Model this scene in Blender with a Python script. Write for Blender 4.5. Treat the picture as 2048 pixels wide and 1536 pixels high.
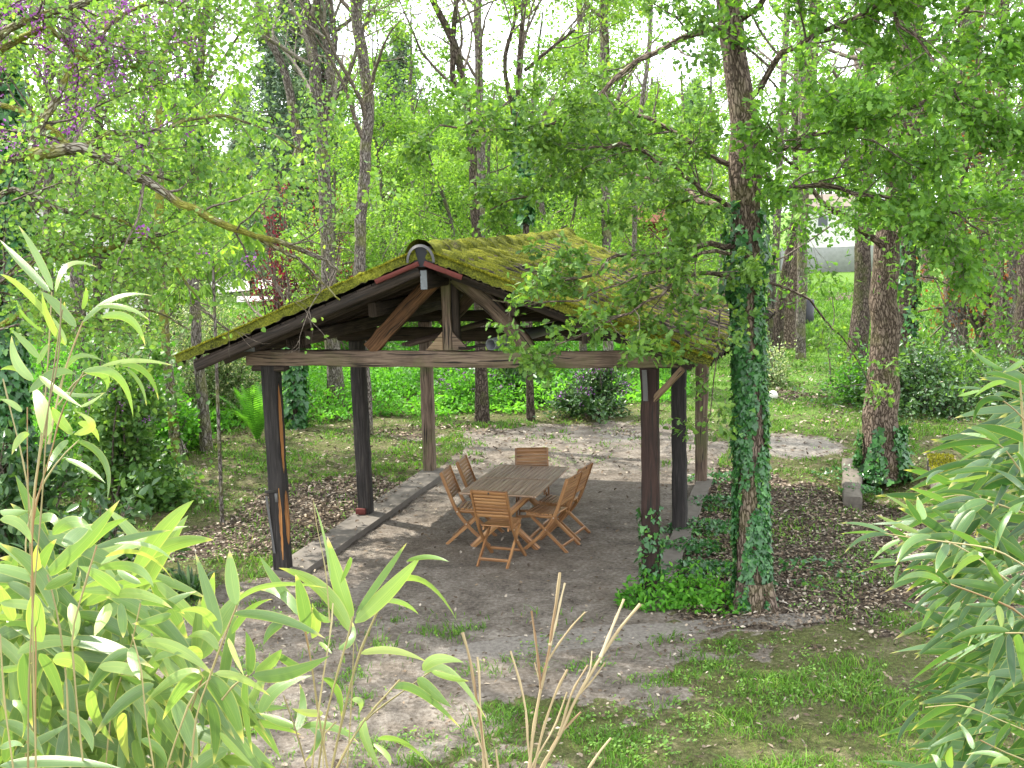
import bpy, math, random
import numpy as np
from math import radians, sin, cos, pi

for o in list(bpy.data.objects): bpy.data.objects.remove(o)
SC = bpy.context.scene
COL = SC.collection

# ---------------------------------------------------------------- camera
CF, CP, CR, CH = 2252.9, 0.147, -0.0297, 4.027
cam_d = bpy.data.cameras.new("camera"); cam = bpy.data.objects.new("camera", cam_d); COL.objects.link(cam)
cam_d.sensor_fit = 'HORIZONTAL'; cam_d.sensor_width = 36.0; cam_d.lens = 36.0*CF/2048.0
cam_d.clip_start = 0.05; cam_d.clip_end = 2000
from mathutils import Matrix, Vector
_fw = Vector((0, cos(CP), -sin(CP))); _dn = Vector((0, -sin(CP), -cos(CP))); _rt = Vector((1, 0, 0))
# image X = x*c - y*s , Y = x*s + y*c  (y down)
_c, _s = cos(CR), sin(CR)
_X = _rt*_c - _dn*_s
_Y = _rt*_s + _dn*_c
cam.matrix_world = Matrix(((_X.x, -_Y.x, -_fw.x, 0), (_X.y, -_Y.y, -_fw.y, 0), (_X.z, -_Y.z, -_fw.z, CH), (0, 0, 0, 1)))
SC.camera = cam
XA, YA, FA = np.array(_X), np.array(_Y), np.array(_fw); CO = np.array([0, 0, CH])

# ---------------------------------------------------------------- world, sun, exposure
SUN_EL, SUN_AZ = radians(54), radians(-52)       # azimuth measured from +Y towards +X
w = bpy.data.worlds.new("World"); SC.world = w; w.use_nodes = True
nt = w.node_tree; bg = nt.nodes['Background']
sky = nt.nodes.new('ShaderNodeTexSky'); sky.sky_type = 'NISHITA'; sky.sun_disc = False
sky.sun_elevation = SUN_EL; sky.sun_rotation = SUN_AZ; sky.air_density = 1.0; sky.dust_density = 2.5
tc = nt.nodes.new('ShaderNodeTexCoord'); nz = nt.nodes.new('ShaderNodeTexNoise'); nz.inputs['Scale'].default_value = 2.2
nz.inputs['Detail'].default_value = 6
mp = nt.nodes.new('ShaderNodeMapping'); mp.inputs['Scale'].default_value = (1, 1, 2.5)
rp = nt.nodes.new('ShaderNodeValToRGB'); rp.color_ramp.elements[0].position = .18; rp.color_ramp.elements[1].position = .5
rp.color_ramp.elements[0].color = (.55, .55, .55, 1)
mx = nt.nodes.new('ShaderNodeMix'); mx.data_type = 'RGBA'
nt.links.new(tc.outputs['Generated'], mp.inputs['Vector']); nt.links.new(mp.outputs[0], nz.inputs['Vector'])
nt.links.new(nz.outputs[0], rp.inputs[0]); nt.links.new(rp.outputs[0], mx.inputs[0])
nt.links.new(sky.outputs[0], mx.inputs[6]); mx.inputs[7].default_value = (10.5, 10.9, 11.6, 1)   # bright thin cloud
nt.links.new(mx.outputs[2], bg.inputs['Color']); bg.inputs['Strength'].default_value = 0.15
sl = bpy.data.lights.new("sun", 'SUN'); sl.energy = 5.0; sl.angle = radians(0.6); sl.color = (1, .95, .86)
so = bpy.data.objects.new("sun", sl); COL.objects.link(so)
_sd = Vector((sin(SUN_AZ)*cos(SUN_EL), cos(SUN_AZ)*cos(SUN_EL), sin(SUN_EL)))
so.rotation_euler = _sd.to_track_quat('Z', 'Y').to_euler(); so.location = (-20, 0, 30)
SC.view_settings.view_transform = 'Standard'; SC.view_settings.look = 'None'
SC.view_settings.exposure = 1.3; SC.view_settings.gamma = 1; SC.view_settings.use_curve_mapping = False
SC.cycles.max_bounces = 7; SC.cycles.diffuse_bounces = 4; SC.cycles.transmission_bounces = 4; SC.cycles.glossy_bounces = 2
SC.cycles.use_adaptive_sampling = True; SC.cycles.adaptive_threshold = 0.015; SC.cycles.use_denoising = True
SC.cycles.sample_clamp_indirect = 6; SC.cycles.caustics_reflective = False; SC.cycles.caustics_refractive = False

# ---------------------------------------------------------------- pixel helpers (photo pixels 2048x1536)
def W(px, py, d):
    """world point on the sight line of a photo pixel at forward depth d"""
    return CO + d*(FA + XA*((px-1024)/CF) + YA*((py-768)/CF))
def G(px, py, z=0.0):
    """world point where the sight line of a photo pixel meets height z"""
    r = FA + XA*((px-1024)/CF) + YA*((py-768)/CF)
    return CO + r*((z-CH)/r[2])
def depth(p): return float((np.asarray(p)-CO) @ FA)
def P2(P):
    P = np.atleast_2d(P)-CO; z = P @ FA
    return np.stack([1024+CF*(P @ XA)/z, 768+CF*(P @ YA)/z, z], 1)

# ---------------------------------------------------------------- mesh builder
class M:
    def __init__(s): s.ch = []; s.n = 0
    def add(s, V, F, UV=None, R=None, C=None):
        if UV is not None: UV = np.asarray(UV, float)
        V = np.asarray(V, float).reshape(-1, 3); F = np.asarray(F, int)
        if len(V) == 0: return s
        if R is None: R = np.full(len(V), .5)
        if np.isscalar(R): R = np.full(len(V), R)
        if UV is None: UV = np.zeros((F.shape[0], F.shape[1], 2))
        s.ch.append((V, F+s.n, UV, np.asarray(R, float), C)); s.n += len(V); return s
    def build(s, name, mat, root=None, parent=None, loc=None, smooth=True, flat_origin=None):
        V = np.concatenate([c[0] for c in s.ch]); R = np.concatenate([c[3] for c in s.ch])
        me = bpy.data.meshes.new(name)
        if root is not None: org = np.array(ORG[root.name])
        elif loc is not None: org = np.array(loc, float)
        else: org = np.array([V[:, 0].mean(), V[:, 1].mean(), V[:, 2].min()])
        L = np.concatenate([c[1].ravel() for c in s.ch])
        cnt = np.concatenate([np.full(c[1].shape[0], c[1].shape[1]) for c in s.ch])
        st = np.concatenate([[0], np.cumsum(cnt)[:-1]])
        me.vertices.add(len(V)); me.vertices.foreach_set('co', (V-org).astype(np.float32).ravel())
        me.loops.add(len(L)); me.loops.foreach_set('vertex_index', L.astype(np.int32))
        me.polygons.add(len(cnt)); me.polygons.foreach_set('loop_start', st.astype(np.int32))
        me.polygons.foreach_set('use_smooth', np.full(len(cnt), smooth))
        uv = me.uv_layers.new(name='UVMap')
        uv.data.foreach_set('uv', np.concatenate([c[2].reshape(-1, 2) for c in s.ch]).astype(np.float32).ravel())
        a = me.attributes.new('rnd', 'FLOAT', 'POINT'); a.data.foreach_set('value', R.astype(np.float32))
        if s.ch[0][4] is not None:
            a = me.attributes.new('mask', 'FLOAT_COLOR', 'POINT')
            a.data.foreach_set('color', np.concatenate([c[4] for c in s.ch]).astype(np.float32).ravel())
        me.update(calc_edges=True)
        me.materials.append(mat)
        o = bpy.data.objects.new(name, me); COL.objects.link(o)
        if root is not None:
            o.parent = parent if parent is not None else root
        else:
            o.location = org; ORG[o.name] = org
        return o
ORG = {}
def tag(o, label=None, cat=None, group=None, kind=None):
    if label: o['label'] = label
    if cat: o['category'] = cat
    if group: o['group'] = group
    if kind: o['kind'] = kind
    return o
def empty(name, loc, label=None, cat=None, group=None):
    o = bpy.data.objects.new(name, None); COL.objects.link(o); o.location = loc; o.empty_display_size = .2
    ORG[o.name] = np.array(loc, float); tag(o, label, cat, group); return o
def copy_tree(o, parent=None):
    c = o.copy(); COL.objects.link(c)
    if parent is not None: c.parent = parent
    for ch in [x for x in o.children]: copy_tree(ch, c)
    return c

RNG = np.random.default_rng(7)
def nrm(v): v = np.asarray(v, float); return v/(np.linalg.norm(v, axis=-1, keepdims=True)+1e-12)

def tubes(P, R, sides=6, cap=False, vscale=1.0, rnd=None):
    """P (k,n,3) polylines, R (k,n) radii -> V,F,UV,R for a batch of tubes"""
    P = np.asarray(P, float); R = np.asarray(R, float)
    if P.ndim == 2: P = P[None]; R = R[None]
    k, n, _ = P.shape
    T = np.empty_like(P); T[:, 1:-1] = P[:, 2:]-P[:, :-2]; T[:, 0] = P[:, 1]-P[:, 0]; T[:, -1] = P[:, -1]-P[:, -2]
    T = nrm(T); D = nrm(P[:, -1]-P[:, 0])
    ax = np.eye(3)[np.argmin(np.abs(D), axis=1)]
    A = nrm(np.cross(T, ax[:, None, :])); B = np.cross(T, A)
    th = np.arange(sides)/sides*2*pi
    V = P[:, :, None]+R[:, :, None, None]*(A[:, :, None]*np.cos(th)[None, None, :, None]+B[:, :, None]*np.sin(th)[None, None, :, None])
    idx = np.arange(k*n*sides).reshape(k, n, sides)
    a = idx[:, :-1]; b = idx[:, 1:]
    F = np.stack([a, np.roll(a, -1, 2), np.roll(b, -1, 2), b], -1).reshape(-1, 4)
    sl_ = np.concatenate([np.zeros((k, 1)), np.cumsum(np.linalg.norm(P[:, 1:]-P[:, :-1], axis=2), 1)], 1)
    off = RNG.uniform(0, 50, (k, 1))
    circ = 2*pi*R.mean(1)[:, None, None]
    u0 = np.broadcast_to((np.arange(sides)/sides)[None, None]*circ+off[:, :, None], (k, n-1, sides))
    u1 = np.broadcast_to(((np.arange(sides)+1)/sides)[None, None]*circ+off[:, :, None], (k, n-1, sides))
    v0 = np.broadcast_to((sl_[:, :-1]*vscale+off)[:, :, None], (k, n-1, sides)); v1 = np.broadcast_to((sl_[:, 1:]*vscale+off)[:, :, None], (k, n-1, sides))
    UV = np.stack([np.stack([u0, v0], -1), np.stack([u1, v0], -1), np.stack([u1, v1], -1), np.stack([u0, v1], -1)], -2).reshape(-1, 4, 2)
    rr = RNG.random(k) if rnd is None else np.broadcast_to(rnd, (k,))
    return V.reshape(-1, 3), F, UV, np.repeat(rr, n*sides)

def resample(pts, n, smooth=True):
    pts = np.asarray(pts, float)
    d = np.concatenate([[0], np.cumsum(np.linalg.norm(np.diff(pts, axis=0), axis=1))])
    t = np.linspace(0, d[-1], n)
    if smooth and len(pts) > 2:
        m = np.gradient(pts, d, axis=0)
        i = np.clip(np.searchsorted(d, t, 'right')-1, 0, len(pts)-2); h = (d[i+1]-d[i])[:, None]; s = ((t-d[i])[:, None])/h
        return (2*s**3-3*s**2+1)*pts[i]+(s**3-2*s**2+s)*h*m[i]+(-2*s**3+3*s**2)*pts[i+1]+(s**3-s**2)*h*m[i+1]
    return np.stack([np.interp(t, d, pts[:, j]) for j in range(3)], 1)

def beam(m, p0, p1, w, h, up=(0, 0, 1), seg=8, rough=.004, ch=.012, sag=0, rnd=None, bow=0):
    """rough timber from p0 to p1, w across, h along up"""
    p0 = np.asarray(p0, float); p1 = np.asarray(p1, float); L = np.linalg.norm(p1-p0); T = (p1-p0)/L
    S = nrm(np.cross(T, up)); U = np.cross(S, T)
    c = min(ch, w/4, h/4); hw, hh = w/2, h/2
    sec = np.array([(-hw+c, -hh), (hw-c, -hh), (hw, -hh+c), (hw, hh-c), (hw-c, hh), (-hw+c, hh), (-hw, hh-c), (-hw, -hh+c)])
    t = np.linspace(0, 1, seg+1)
    cen = p0+T*(t*L)[:, None]+U*(bow*np.sin(t*pi)-sag*np.sin(t*pi))[:, None]
    jit = RNG.normal(0, rough, (seg+1, 8, 2)); jit += RNG.normal(0, rough*.45, (seg+1, 1, 2))
    sc = sec[None]+jit
    V = cen[:, None]+S*sc[..., :1]+U*sc[..., 1:]
    idx = np.arange((seg+1)*8).reshape(seg+1, 8); a = idx[:-1]; b = idx[1:]
    F = np.stack([a, np.roll(a, -1, 1), np.roll(b, -1, 1), b], -1).reshape(-1, 4)
    per = np.concatenate([[0], np.cumsum(np.linalg.norm(np.roll(sec, -1, 0)-sec, axis=1))])
    o = RNG.uniform(0, 40, 2)
    u0 = np.broadcast_to(per[:-1][None], (seg, 8))+o[0]; u1 = np.broadcast_to(per[1:][None], (seg, 8))+o[0]
    v0 = np.broadcast_to((t[:-1]*L)[:, None], (seg, 8))+o[1]; v1 = np.broadcast_to((t[1:]*L)[:, None], (seg, 8))+o[1]
    UV = np.stack([np.stack([u0, v0], -1), np.stack([u1, v0], -1), np.stack([u1, v1], -1), np.stack([u0, v1], -1)], -2).reshape(-1, 4, 2)
    r = RNG.random() if rnd is None else rnd
    m.add(V.reshape(-1, 3), F, UV, r)
    for k, rev in ((0, 1), (seg, 0)):
        f = np.arange(8)[::-1] if rev else np.arange(8)
        m.add(V[k], f[None], (sec[f]+o)[None]*np.array([1, .15]), r)
    return m

def boxm(m, c, sx, sy, sz, rot=0, rnd=None):
    """axis box centred at c, turned about Z"""
    d = np.array([cos(rot), sin(rot), 0]); c = np.asarray(c, float)
    return beam(m, c-d*sx/2, c+d*sx/2, sy, sz, seg=1, rough=0, ch=min(.003, sz/5, sy/5), rnd=rnd)

# ---------------------------------------------------------------- materials
def newmat(name):
    m = bpy.data.materials.new(name); m.use_nodes = True; nt = m.node_tree
    for n in list(nt.nodes): nt.nodes.remove(n)
    out = nt.nodes.new('ShaderNodeOutputMaterial'); return m, nt, out
class NT:
    def __init__(s, nt): s.nt = nt
    def n(s, t, **k):
        x = s.nt.nodes.new('ShaderNode'+t)
        for a, b in k.items(): setattr(x, a, b)
        return x
    def l(s, a, b): s.nt.links.new(a, b)
    def set(s, sock, v):
        if hasattr(v, 'links') or isinstance(v, bpy.types.NodeSocket): s.l(v, sock)
        elif isinstance(v, (tuple, list)) and len(v) == 3 and sock.type == 'RGBA': sock.default_value = (*v, 1)
        else: sock.default_value = v
    def noise(s, vec, scale, detail=4, rough=.55, dist=0):
        x = s.n('TexNoise'); x.inputs['Scale'].default_value = scale; x.inputs['Detail'].default_value = detail
        x.inputs['Roughness'].default_value = rough; x.inputs['Distortion'].default_value = dist
        if vec is not None: s.l(vec, x.inputs['Vector'])
        return x.outputs[0]
    def mapv(s, vec, sc): x = s.n('Mapping'); x.inputs['Scale'].default_value = sc; s.l(vec, x.inputs['Vector']); return x.outputs[0]
    def ramp(s, f, *st):
        x = s.n('ValToRGB'); e = x.color_ramp.elements
        while len(e) < len(st): e.new(.5)
        for i, (p, c) in enumerate(st):
            e[i].position = p; e[i].color = (*c, 1) if isinstance(c, tuple) else (c, c, c, 1)
        s.l(f, x.inputs[0]); return x.outputs[0]
    def mix(s, f, a, b, mode='MIX'):
        x = s.n('Mix', data_type='RGBA', blend_type=mode); s.set(x.inputs[0], f); s.set(x.inputs[6], a); s.set(x.inputs[7], b); return x.outputs[2]
    def math(s, op, a, b=0.0, clamp=False):
        x = s.n('Math', operation=op, use_clamp=clamp); s.set(x.inputs[0], a); s.set(x.inputs[1], b); return x.outputs[0]
    def bump(s, h, strength=.5, dist=.01):
        x = s.n('Bump'); x.inputs['Strength'].default_value = strength; x.inputs['Distance'].default_value = dist; s.l(h, x.inputs['Height']); return x.outputs[0]
    def bsdf(s, col, rough=.8, spec=.3, normal=None):
        x = s.n('BsdfPrincipled'); s.set(x.inputs['Base Color'], col); s.set(x.inputs['Roughness'], rough)
        x.inputs['Specular IOR Level'].default_value = spec
        if normal is not None: s.l(normal, x.inputs['Normal'])
        return x.outputs[0]
def attr(g, name='rnd'): x = g.n('Attribute'); x.attribute_name = name; return x

def leafmat(name, stops, trans=.42, rough=.42, spec=.35, tboost=(1.5, 1.55, .7)):
    if name not in ('moss_tufts', 'bamboo'): stops = [(p, (c[0]*1.28+.006, c[1]*1.18+.006, c[2]*1.3+.004) if c[1] > c[0]*1.15 else c) for p, c in stops]
    m, nt, out = newmat(name); g = NT(nt)
    r = attr(g).outputs['Fac']; col = g.ramp(r, *stops)
    geo = g.n('NewGeometry').outputs['Position']
    nz = g.noise(geo, 1.3, 2); col = g.mix(g.math('MULTIPLY', g.math('SUBTRACT', nz, .35, True), .9), col, g.mix(1.0, col, (1.35, 1.2, .8), 'MULTIPLY'))
    s1 = g.bsdf(col, rough, spec)
    t = g.n('BsdfTranslucent'); g.l(g.mix(1.0, col, tboost, 'MULTIPLY'), t.inputs['Color'])
    x = g.n('MixShader'); x.inputs[0].default_value = trans; g.l(s1, x.inputs[1]); g.l(t.outputs[0], x.inputs[2]); g.l(x.outputs[0], out.inputs[0])
    return m
def plain(name, col, rough=.6, spec=.3, bumpsc=0, var=.25, metal=0):
    m, nt, out = newmat(name); g = NT(nt)
    tc = g.n('TexCoord').outputs['Object']; nz = g.noise(tc, bumpsc or 12, 5)
    c = g.mix(g.math('MULTIPLY', nz, var*2), col, tuple(x*.45 for x in col))
    b = g.n('BsdfPrincipled'); g.l(c, b.inputs['Base Color']); b.inputs['Roughness'].default_value = rough
    b.inputs['Specular IOR Level'].default_value = spec; b.inputs['Metallic'].default_value = metal
    if bumpsc: g.l(g.bump(nz, .4, .01), b.inputs['Normal'])
    g.l(b.outputs[0], out.inputs[0]); return m

def bark(name, c0, c1, c2, sc=1.0, moss=None, mossamt=.5, strength=1.0, mlo=.5):
    m, nt, out = newmat(name); g = NT(nt)
    uv = g.n('UVMap').outputs[0]
    v = g.mapv(uv, (9*sc, 2.4*sc, 1)); vo = g.n('TexVoronoi', feature='DISTANCE_TO_EDGE'); vo.inputs['Scale'].default_value = 3.2
    nn = g.n('TexNoise'); nn.inputs['Scale'].default_value = 3; g.l(v, nn.inputs['Vector'])
    ad = g.n('VectorMath', operation='ADD'); g.l(v, ad.inputs[0])
    sc_ = g.n('VectorMath', operation='SCALE'); g.l(nn.outputs['Color'], sc_.inputs[0]); sc_.inputs[3].default_value = .55; g.l(sc_.outputs[0], ad.inputs[1])
    g.l(ad.outputs[0], vo.inputs['Vector'])
    fine = g.noise(g.mapv(uv, (26*sc, 7*sc, 1)), 3, 6, .65)
    cr = g.ramp(vo.outputs['Distance'], (0, 0.0), (.16, .75), (.5, 1.0))
    h = g.math('ADD', g.math('MULTIPLY', cr, .7), g.math('MULTIPLY', fine, .5))
    col = g.ramp(h, (.2, c0), (.6, c1), (1.0, c2))
    geo = g.n('NewGeometry').outputs['Position']
    big = g.noise(geo, 1.1, 3); col = g.mix(g.math('MULTIPLY', big, .45), col, g.mix(1.0, col, (.5, .48, .45), 'MULTIPLY'))
    if moss:
        mm = g.ramp(g.noise(geo, 2.3, 5, .6), (mlo, 0.0), (mlo+.14, 1.0)); col = g.mix(g.math('MULTIPLY', mm, mossamt), col, moss)
    g.l(g.bsdf(col, .9, .15, g.bump(h, strength, .03/sc)), out.inputs[0]); return m

def wood(name, stops, ring=1.0, rough=.8, spec=.2, green=None, stain=.5, dark=(.02, .017, .015), bs=.5, gpos=.55, spos=.5):
    m, nt, out = newmat(name); g = NT(nt)
    uv = g.n('UVMap').outputs[0]; r = attr(g).outputs['Fac']
    sep = g.n('CombineXYZ'); g.l(r, sep.inputs[2])
    av = g.n('VectorMath', operation='ADD'); g.l(g.mapv(uv, (34*ring, 1.6*ring, 1)), av.inputs[0]); g.l(sep.outputs[0], av.inputs[1])
    gr = g.noise(av.outputs[0], 1.6, 7, .62, .3)
    gr2 = g.noise(g.mapv(uv, (140*ring, 3*ring, 1)), 1.5, 4, .7)
    f = g.math('ADD', g.math('MULTIPLY', gr, .72), g.math('MULTIPLY', gr2, .28))
    f = g.math('ADD', f, g.math('MULTIPLY', g.math('SUBTRACT', r, .5), .16))
    col = g.ramp(f, *stops)
    geo = g.n('TexCoord').outputs['Object']
    st = g.ramp(g.noise(geo, 1.7, 5, .6), (spos, 0.0), (spos+.2, 1.0)); col = g.mix(g.math('MULTIPLY', st, stain), col, dark)
    if green:
        gm = g.ramp(g.noise(geo, 1.4, 4, .6, .4), (gpos, 0.0), (gpos+.15, 1.0)); col = g.mix(g.math('MULTIPLY', gm, .55), col, green)
    cr = g.ramp(g.noise(g.mapv(uv, (22*ring, .8*ring, 1)), 2.2, 3, .5), (.36, 0.0), (.42, 1.0))
    col = g.mix(g.math('SUBTRACT', 1.0, cr), col, dark)
    g.l(g.bsdf(col, rough, spec, g.bump(g.math('ADD', f, cr), bs, .006)), out.inputs[0]); return m

MT = {}
MT['beam'] = wood('weathered_oak', [(.3, (.04, .028, .02)), (.5, (.125, .086, .062)), (.68, (.24, .175, .13))], green=(.10, .12, .04), stain=.6, spos=.48, gpos=.5)
MT['brownbeam'] = wood('brown_oak', [(.3, (.05, .026, .014)), (.5, (.15, .075, .036)), (.7, (.26, .15, .08))], stain=.6)
MT['darkwood'] = wood('dark_old_wood', [(.3, (.016, .012, .009)), (.55, (.052, .038, .029)), (.75, (.12, .09, .068))], stain=.6)
MT['post'] = wood('tarred_post', [(.3, (.012, .011, .0105)), (.52, (.032, .028, .026)), (.74, (.10, .085, .07))], stain=.5)
MT['orangepatch'] = wood('bare_orange_wood', [(.3, (.16, .06, .018)), (.5, (.32, .14, .045)), (.7, (.46, .24, .09))], stain=.25, green=(.2, .26, .05))
MT['redpost'] = wood('reddish_post', [(.3, (.014, .010, .009)), (.52, (.040, .023, .018)), (.74, (.10, .056, .042))], stain=.5)
MT['teak'] = wood('oiled_teak', [(.3, (.15, .068, .024)), (.5, (.27, .133, .05)), (.7, (.38, .21, .088))], ring=.9, rough=.42, spec=.45, stain=.12, bs=.15, dark=(.14, .055, .02), spos=.6)
MT['tabletop'] = wood('greyed_teak', [(.3, (.20, .125, .075)), (.5, (.31, .21, .135)), (.7, (.42, .31, .215))], ring=.9, rough=.5, spec=.4, stain=.15, bs=.12, dark=(.15, .09, .06), spos=.6)
MT['lightwood'] = wood('new_light_wood', [(.3, (.13, .085, .05)), (.5, (.24, .165, .10)), (.7, (.34, .25, .16))], stain=.2)
MT['cutend'] = plain('grey_cut_end', (.20, .21, .22), .9, .1, 30, .4)
MT['metal'] = plain('rusty_grey_metal', (.11, .105, .10), .6, .4, 20, .35)
MT['terracotta'] = plain('terracotta', (.13, .035, .028), .8, .2, 25, .35)
MT['brass'] = plain('steel_bolt', (.7, .68, .62), .3, .5, 0, .05, .8)
MT['black'] = plain('black_plastic', (.015, .015, .02), .5, .4)
MT['concrete'] = plain('old_concrete', (.19, .17, .145), .95, .1, 9, .5)
MT['dirtcon'] = plain('dirty_concrete', (.20, .175, .145), .95, .1, 14, .7)
MT['pipe'] = plain('grey_pvc', (.13, .135, .145), .45, .4, 6, .2)
MT['pipein'] = plain('pipe_inside', (.05, .05, .055), .7, .2)
# ================================================================ open timber shelter
SYAW = -0.2699; SO = np.array([-2.7247, 12.649, 0]); SW = 4.293; D1, D2 = 2.509, 2.636
UX = np.array([cos(SYAW), sin(SYAW), 0]); UY = np.array([-sin(SYAW), cos(SYAW), 0])
def S(a, b, c): return SO+UX*a+UY*b+np.array([0, 0, c])
HB = 2.45; BT = .175
ZR, ZE, EO, OF, OB = 3.62, 2.55, .66, .80, .83     # tile ridge, eave heights, overhangs
shelter = empty('garden_shelter', tuple(S(SW/2, D1, 0)), 'open timber shelter with mossy tiled gable roof standing over the garden table', 'shelter')
rt = shelter
# posts
posts = [(0, 0, 'orange'), (SW, 0, 'red'), (0, D1, ''), (SW, D1, ''), (0, D1+D2, 'brown'), (SW, D1+D2, 'brown')]
for a, b, k in posts:
    m = M(); lean = RNG.normal(0, .018, 2)
    wd = .175
    beam(m, S(a, b, -.05), S(a+lean[0], b+lean[1], HB+.0), wd, wd, up=UY, seg=16, rough=.0035, ch=.014)
    p = m.build('post', MT['redpost'] if k == 'red' else (MT['beam'] if k == 'brown' else MT['post']), rt)
    if k == 'orange':
        tag(p, 'blackened front left post with bare orange wood patches')
        # bare worn streaks on the face towards the table
        m2 = M()
        def patch(mm, z0, z1, x0, x1, face):
            n = 14
            z = np.linspace(z0, z1, n); wv = np.sin(np.linspace(0, pi, n))**.5
            V = []
            for i in range(n):
                for q in (0, 1):
                    xx = (x0+x1)/2+(q-.5)*(x1-x0)*wv[i]+RNG.normal(0, .003)
                    fx = lean[0]*z[i]/HB; fy = lean[1]*z[i]/HB
                    V.append(S(a+fx+wd/2+.007, b+fy+xx, z[i]) if face == 'x' else S(a+fx+xx, b+fy-wd/2-.007, z[i]))
            F = [(2*i, 2*i+1, 2*i+3, 2*i+2) for i in range(n-1)]
            UVs = [[(x0, z[i]), (x1, z[i]), (x1, z[i+1]), (x0, z[i+1])] for i in range(n-1)]
            mm.add(V, F, UVs, .5)
        patch(m2, .35, 1.0, -.055, .055, 'x'); patch(m2, 1.2, 2.25, -.06, .02, 'x'); patch(m2, .2, 1.05, .04, .075, 'y')
        m2.build('worn_patch', MT['orangepatch'], rt, p)
        m3 = M(); beam(m3, S(a-.10, b-.105, .95), S(a-.04, b-.105, .28+.0), .006, .028, up=UX, seg=3, rough=.001, ch=.001); beam(m3, S(a-.12, b-.104, 1.0), S(a+.03, b-.104, 1.02), .006, .03, seg=2, rough=.001, ch=.001)
        boxm(m3, S(a+.03, b-.11, .94), .03, .02, .1, SYAW)
        m3.build('hinge', MT['metal'], rt, p)
    if k == 'red':
        m3 = M(); beam(m3, S(a-.03, b-.10, 2.44), S(a-.02, b-.10, 2.12), .012, .05, up=UX, seg=2, rough=.001, ch=.002)
        m3.build('strap', MT['metal'], rt, p)
# short bearing block on front left post
m = M(); beam(m, S(-.2, 0, HB-.03), S(.2, 0, HB-.03), .15, .065, seg=4); m.build('bearing_block', MT['darkwood'], rt)
# three trusses
for i, yy in enumerate((0, D1, D1+D2)):
    z = HB+.005
    m = M(); beam(m, S(-.27, yy, z+BT/2), S(SW+.30, yy, z+BT/2), .13, BT, seg=26, rough=.004, sag=.012)
    tb = m.build('tie_beam', MT['beam'] if i == 0 else MT['darkwood'], rt)
    zt = z+BT+.003
    m = M(); beam(m, S(SW/2-.01, yy-.035, zt), S(SW/2-.01, yy-.035, ZR-.2), .10, .055, up=UY, seg=7, rough=.002)
    kp = m.build('king_post', MT['beam'], rt)
    m = M(); beam(m, S(SW/2+.03, yy+.045, zt), S(SW/2+.03, yy+.045, ZR-.2), .15, .09, up=UY, seg=7, rough=.002); m.build('king_post', MT['darkwood'], rt)
    for s in (-1, 1):
        p0 = S(SW/2+s*(.92 if s < 0 else .88), yy+.0, zt-.0); p1 = S(SW/2+s*.10, yy+.0, ZR-.20)
        m = M(); nv = nrm(np.cross(p1-p0, UY)); nv = nv if nv[2] > 0 else -nv
        beam(m, p0, p1, .11, .165, up=nv, seg=10, rough=.004, bow=.05 if s > 0 else .015)
        m.build('strut', MT['brownbeam'] if s < 0 and i == 0 else MT['beam'], rt)
        if i == 0:   # triangular gusset at the foot of the king post
            x0 = SW/2-.01+s*.055
            g_ = [S(x0, yy-.055, zt), S(x0+s*.19, yy-.055, zt), S(x0, yy-.055, zt+.20), S(x0, yy-.025, zt), S(x0+s*.19, yy-.025, zt), S(x0, yy-.025, zt+.20)]
            m = M(); m.add(g_, [(0, 1, 2), (3, 5, 4)], [[(0, 0), (0, .2), (.2, 0)]]*2, .7)
            m.add(g_, [(0, 3, 4, 1), (1, 4, 5, 2), (2, 5, 3, 0)], [[(0, 0), (.03, 0), (.03, .2), (0, .2)]]*3, .7)
            m.build('gusset', MT['lightwood'] if s < 0 else MT['beam'], rt)
    # secondary collar of rear trusses
    if i > 0:
        m = M(); beam(m, S(SW/2-1.25, yy, zt+.50), S(SW/2+1.25, yy, zt+.50), .08, .14, seg=6); m.build('collar_beam', MT['darkwood'], rt)
# wall plates, ridge beam and purlins along the depth
PITCH = math.atan2(ZR-ZE, SW/2+EO)
def zroof(a): return ZR-abs(a-SW/2)*math.tan(PITCH)
for a in (-.10, SW+.10):
    m = M(); beam(m, S(a, -OF*.35, HB+BT+.085), S(a, D1+D2+.4, HB+BT+.085), .15, .15, seg=14); wp = m.build('wall_plate', MT['darkwood'], rt)
    m = M(); beam(m, S(a, -OF*.35-.004, HB+BT+.085), S(a, -OF*.35-.012, HB+BT+.085), .135, .135, seg=1, rough=.001, ch=.004); m.build('cut_end', MT['cutend'], rt, wp)
m = M(); beam(m, S(SW/2, -OF+.06, ZR-.19), S(SW/2, D1+D2+OB-.05, ZR-.19), .075, .20, seg=16, rough=.002); rb = m.build('ridge_beam', MT['darkwood'], rt)
m = M(); beam(m, S(SW/2, -OF+.056, ZR-.19), S(SW/2, -OF+.048, ZR-.19), .068, .19, seg=1, rough=.001, ch=.004); m.build('cut_end', MT['cutend'], rt, rb)
for s in (-1, 1):
    for q in (.36, .72):
        a = SW/2+s*(SW/2)*q
        m = M(); beam(m, S(a, -.25, zroof(a)-.235), S(a, D1+D2+.3, zroof(a)-.235), .09, .15, seg=12); m.build('purlin', MT['darkwood'], rt)
# diagonal wind braces along the ridge
for yy, dr in ((D1, -1), (D1, 1), (D1+D2, -1)):
    p0 = S(SW/2, yy+dr*.1, HB+BT+.1); p1 = S(SW/2, yy+dr*1.3, ZR-.32)
    m = M(); beam(m, p0, p1, .07, .13, up=UX, seg=6); m.build('wind_brace', MT['beam'], rt)
m = M(); beam(m, S(SW/2-.55, .12, HB+BT+.05), S(SW/2+1.05, D1-.1, HB+BT+.42), .16, .035, seg=6); m.build('loose_board', MT['beam'], rt)
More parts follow.
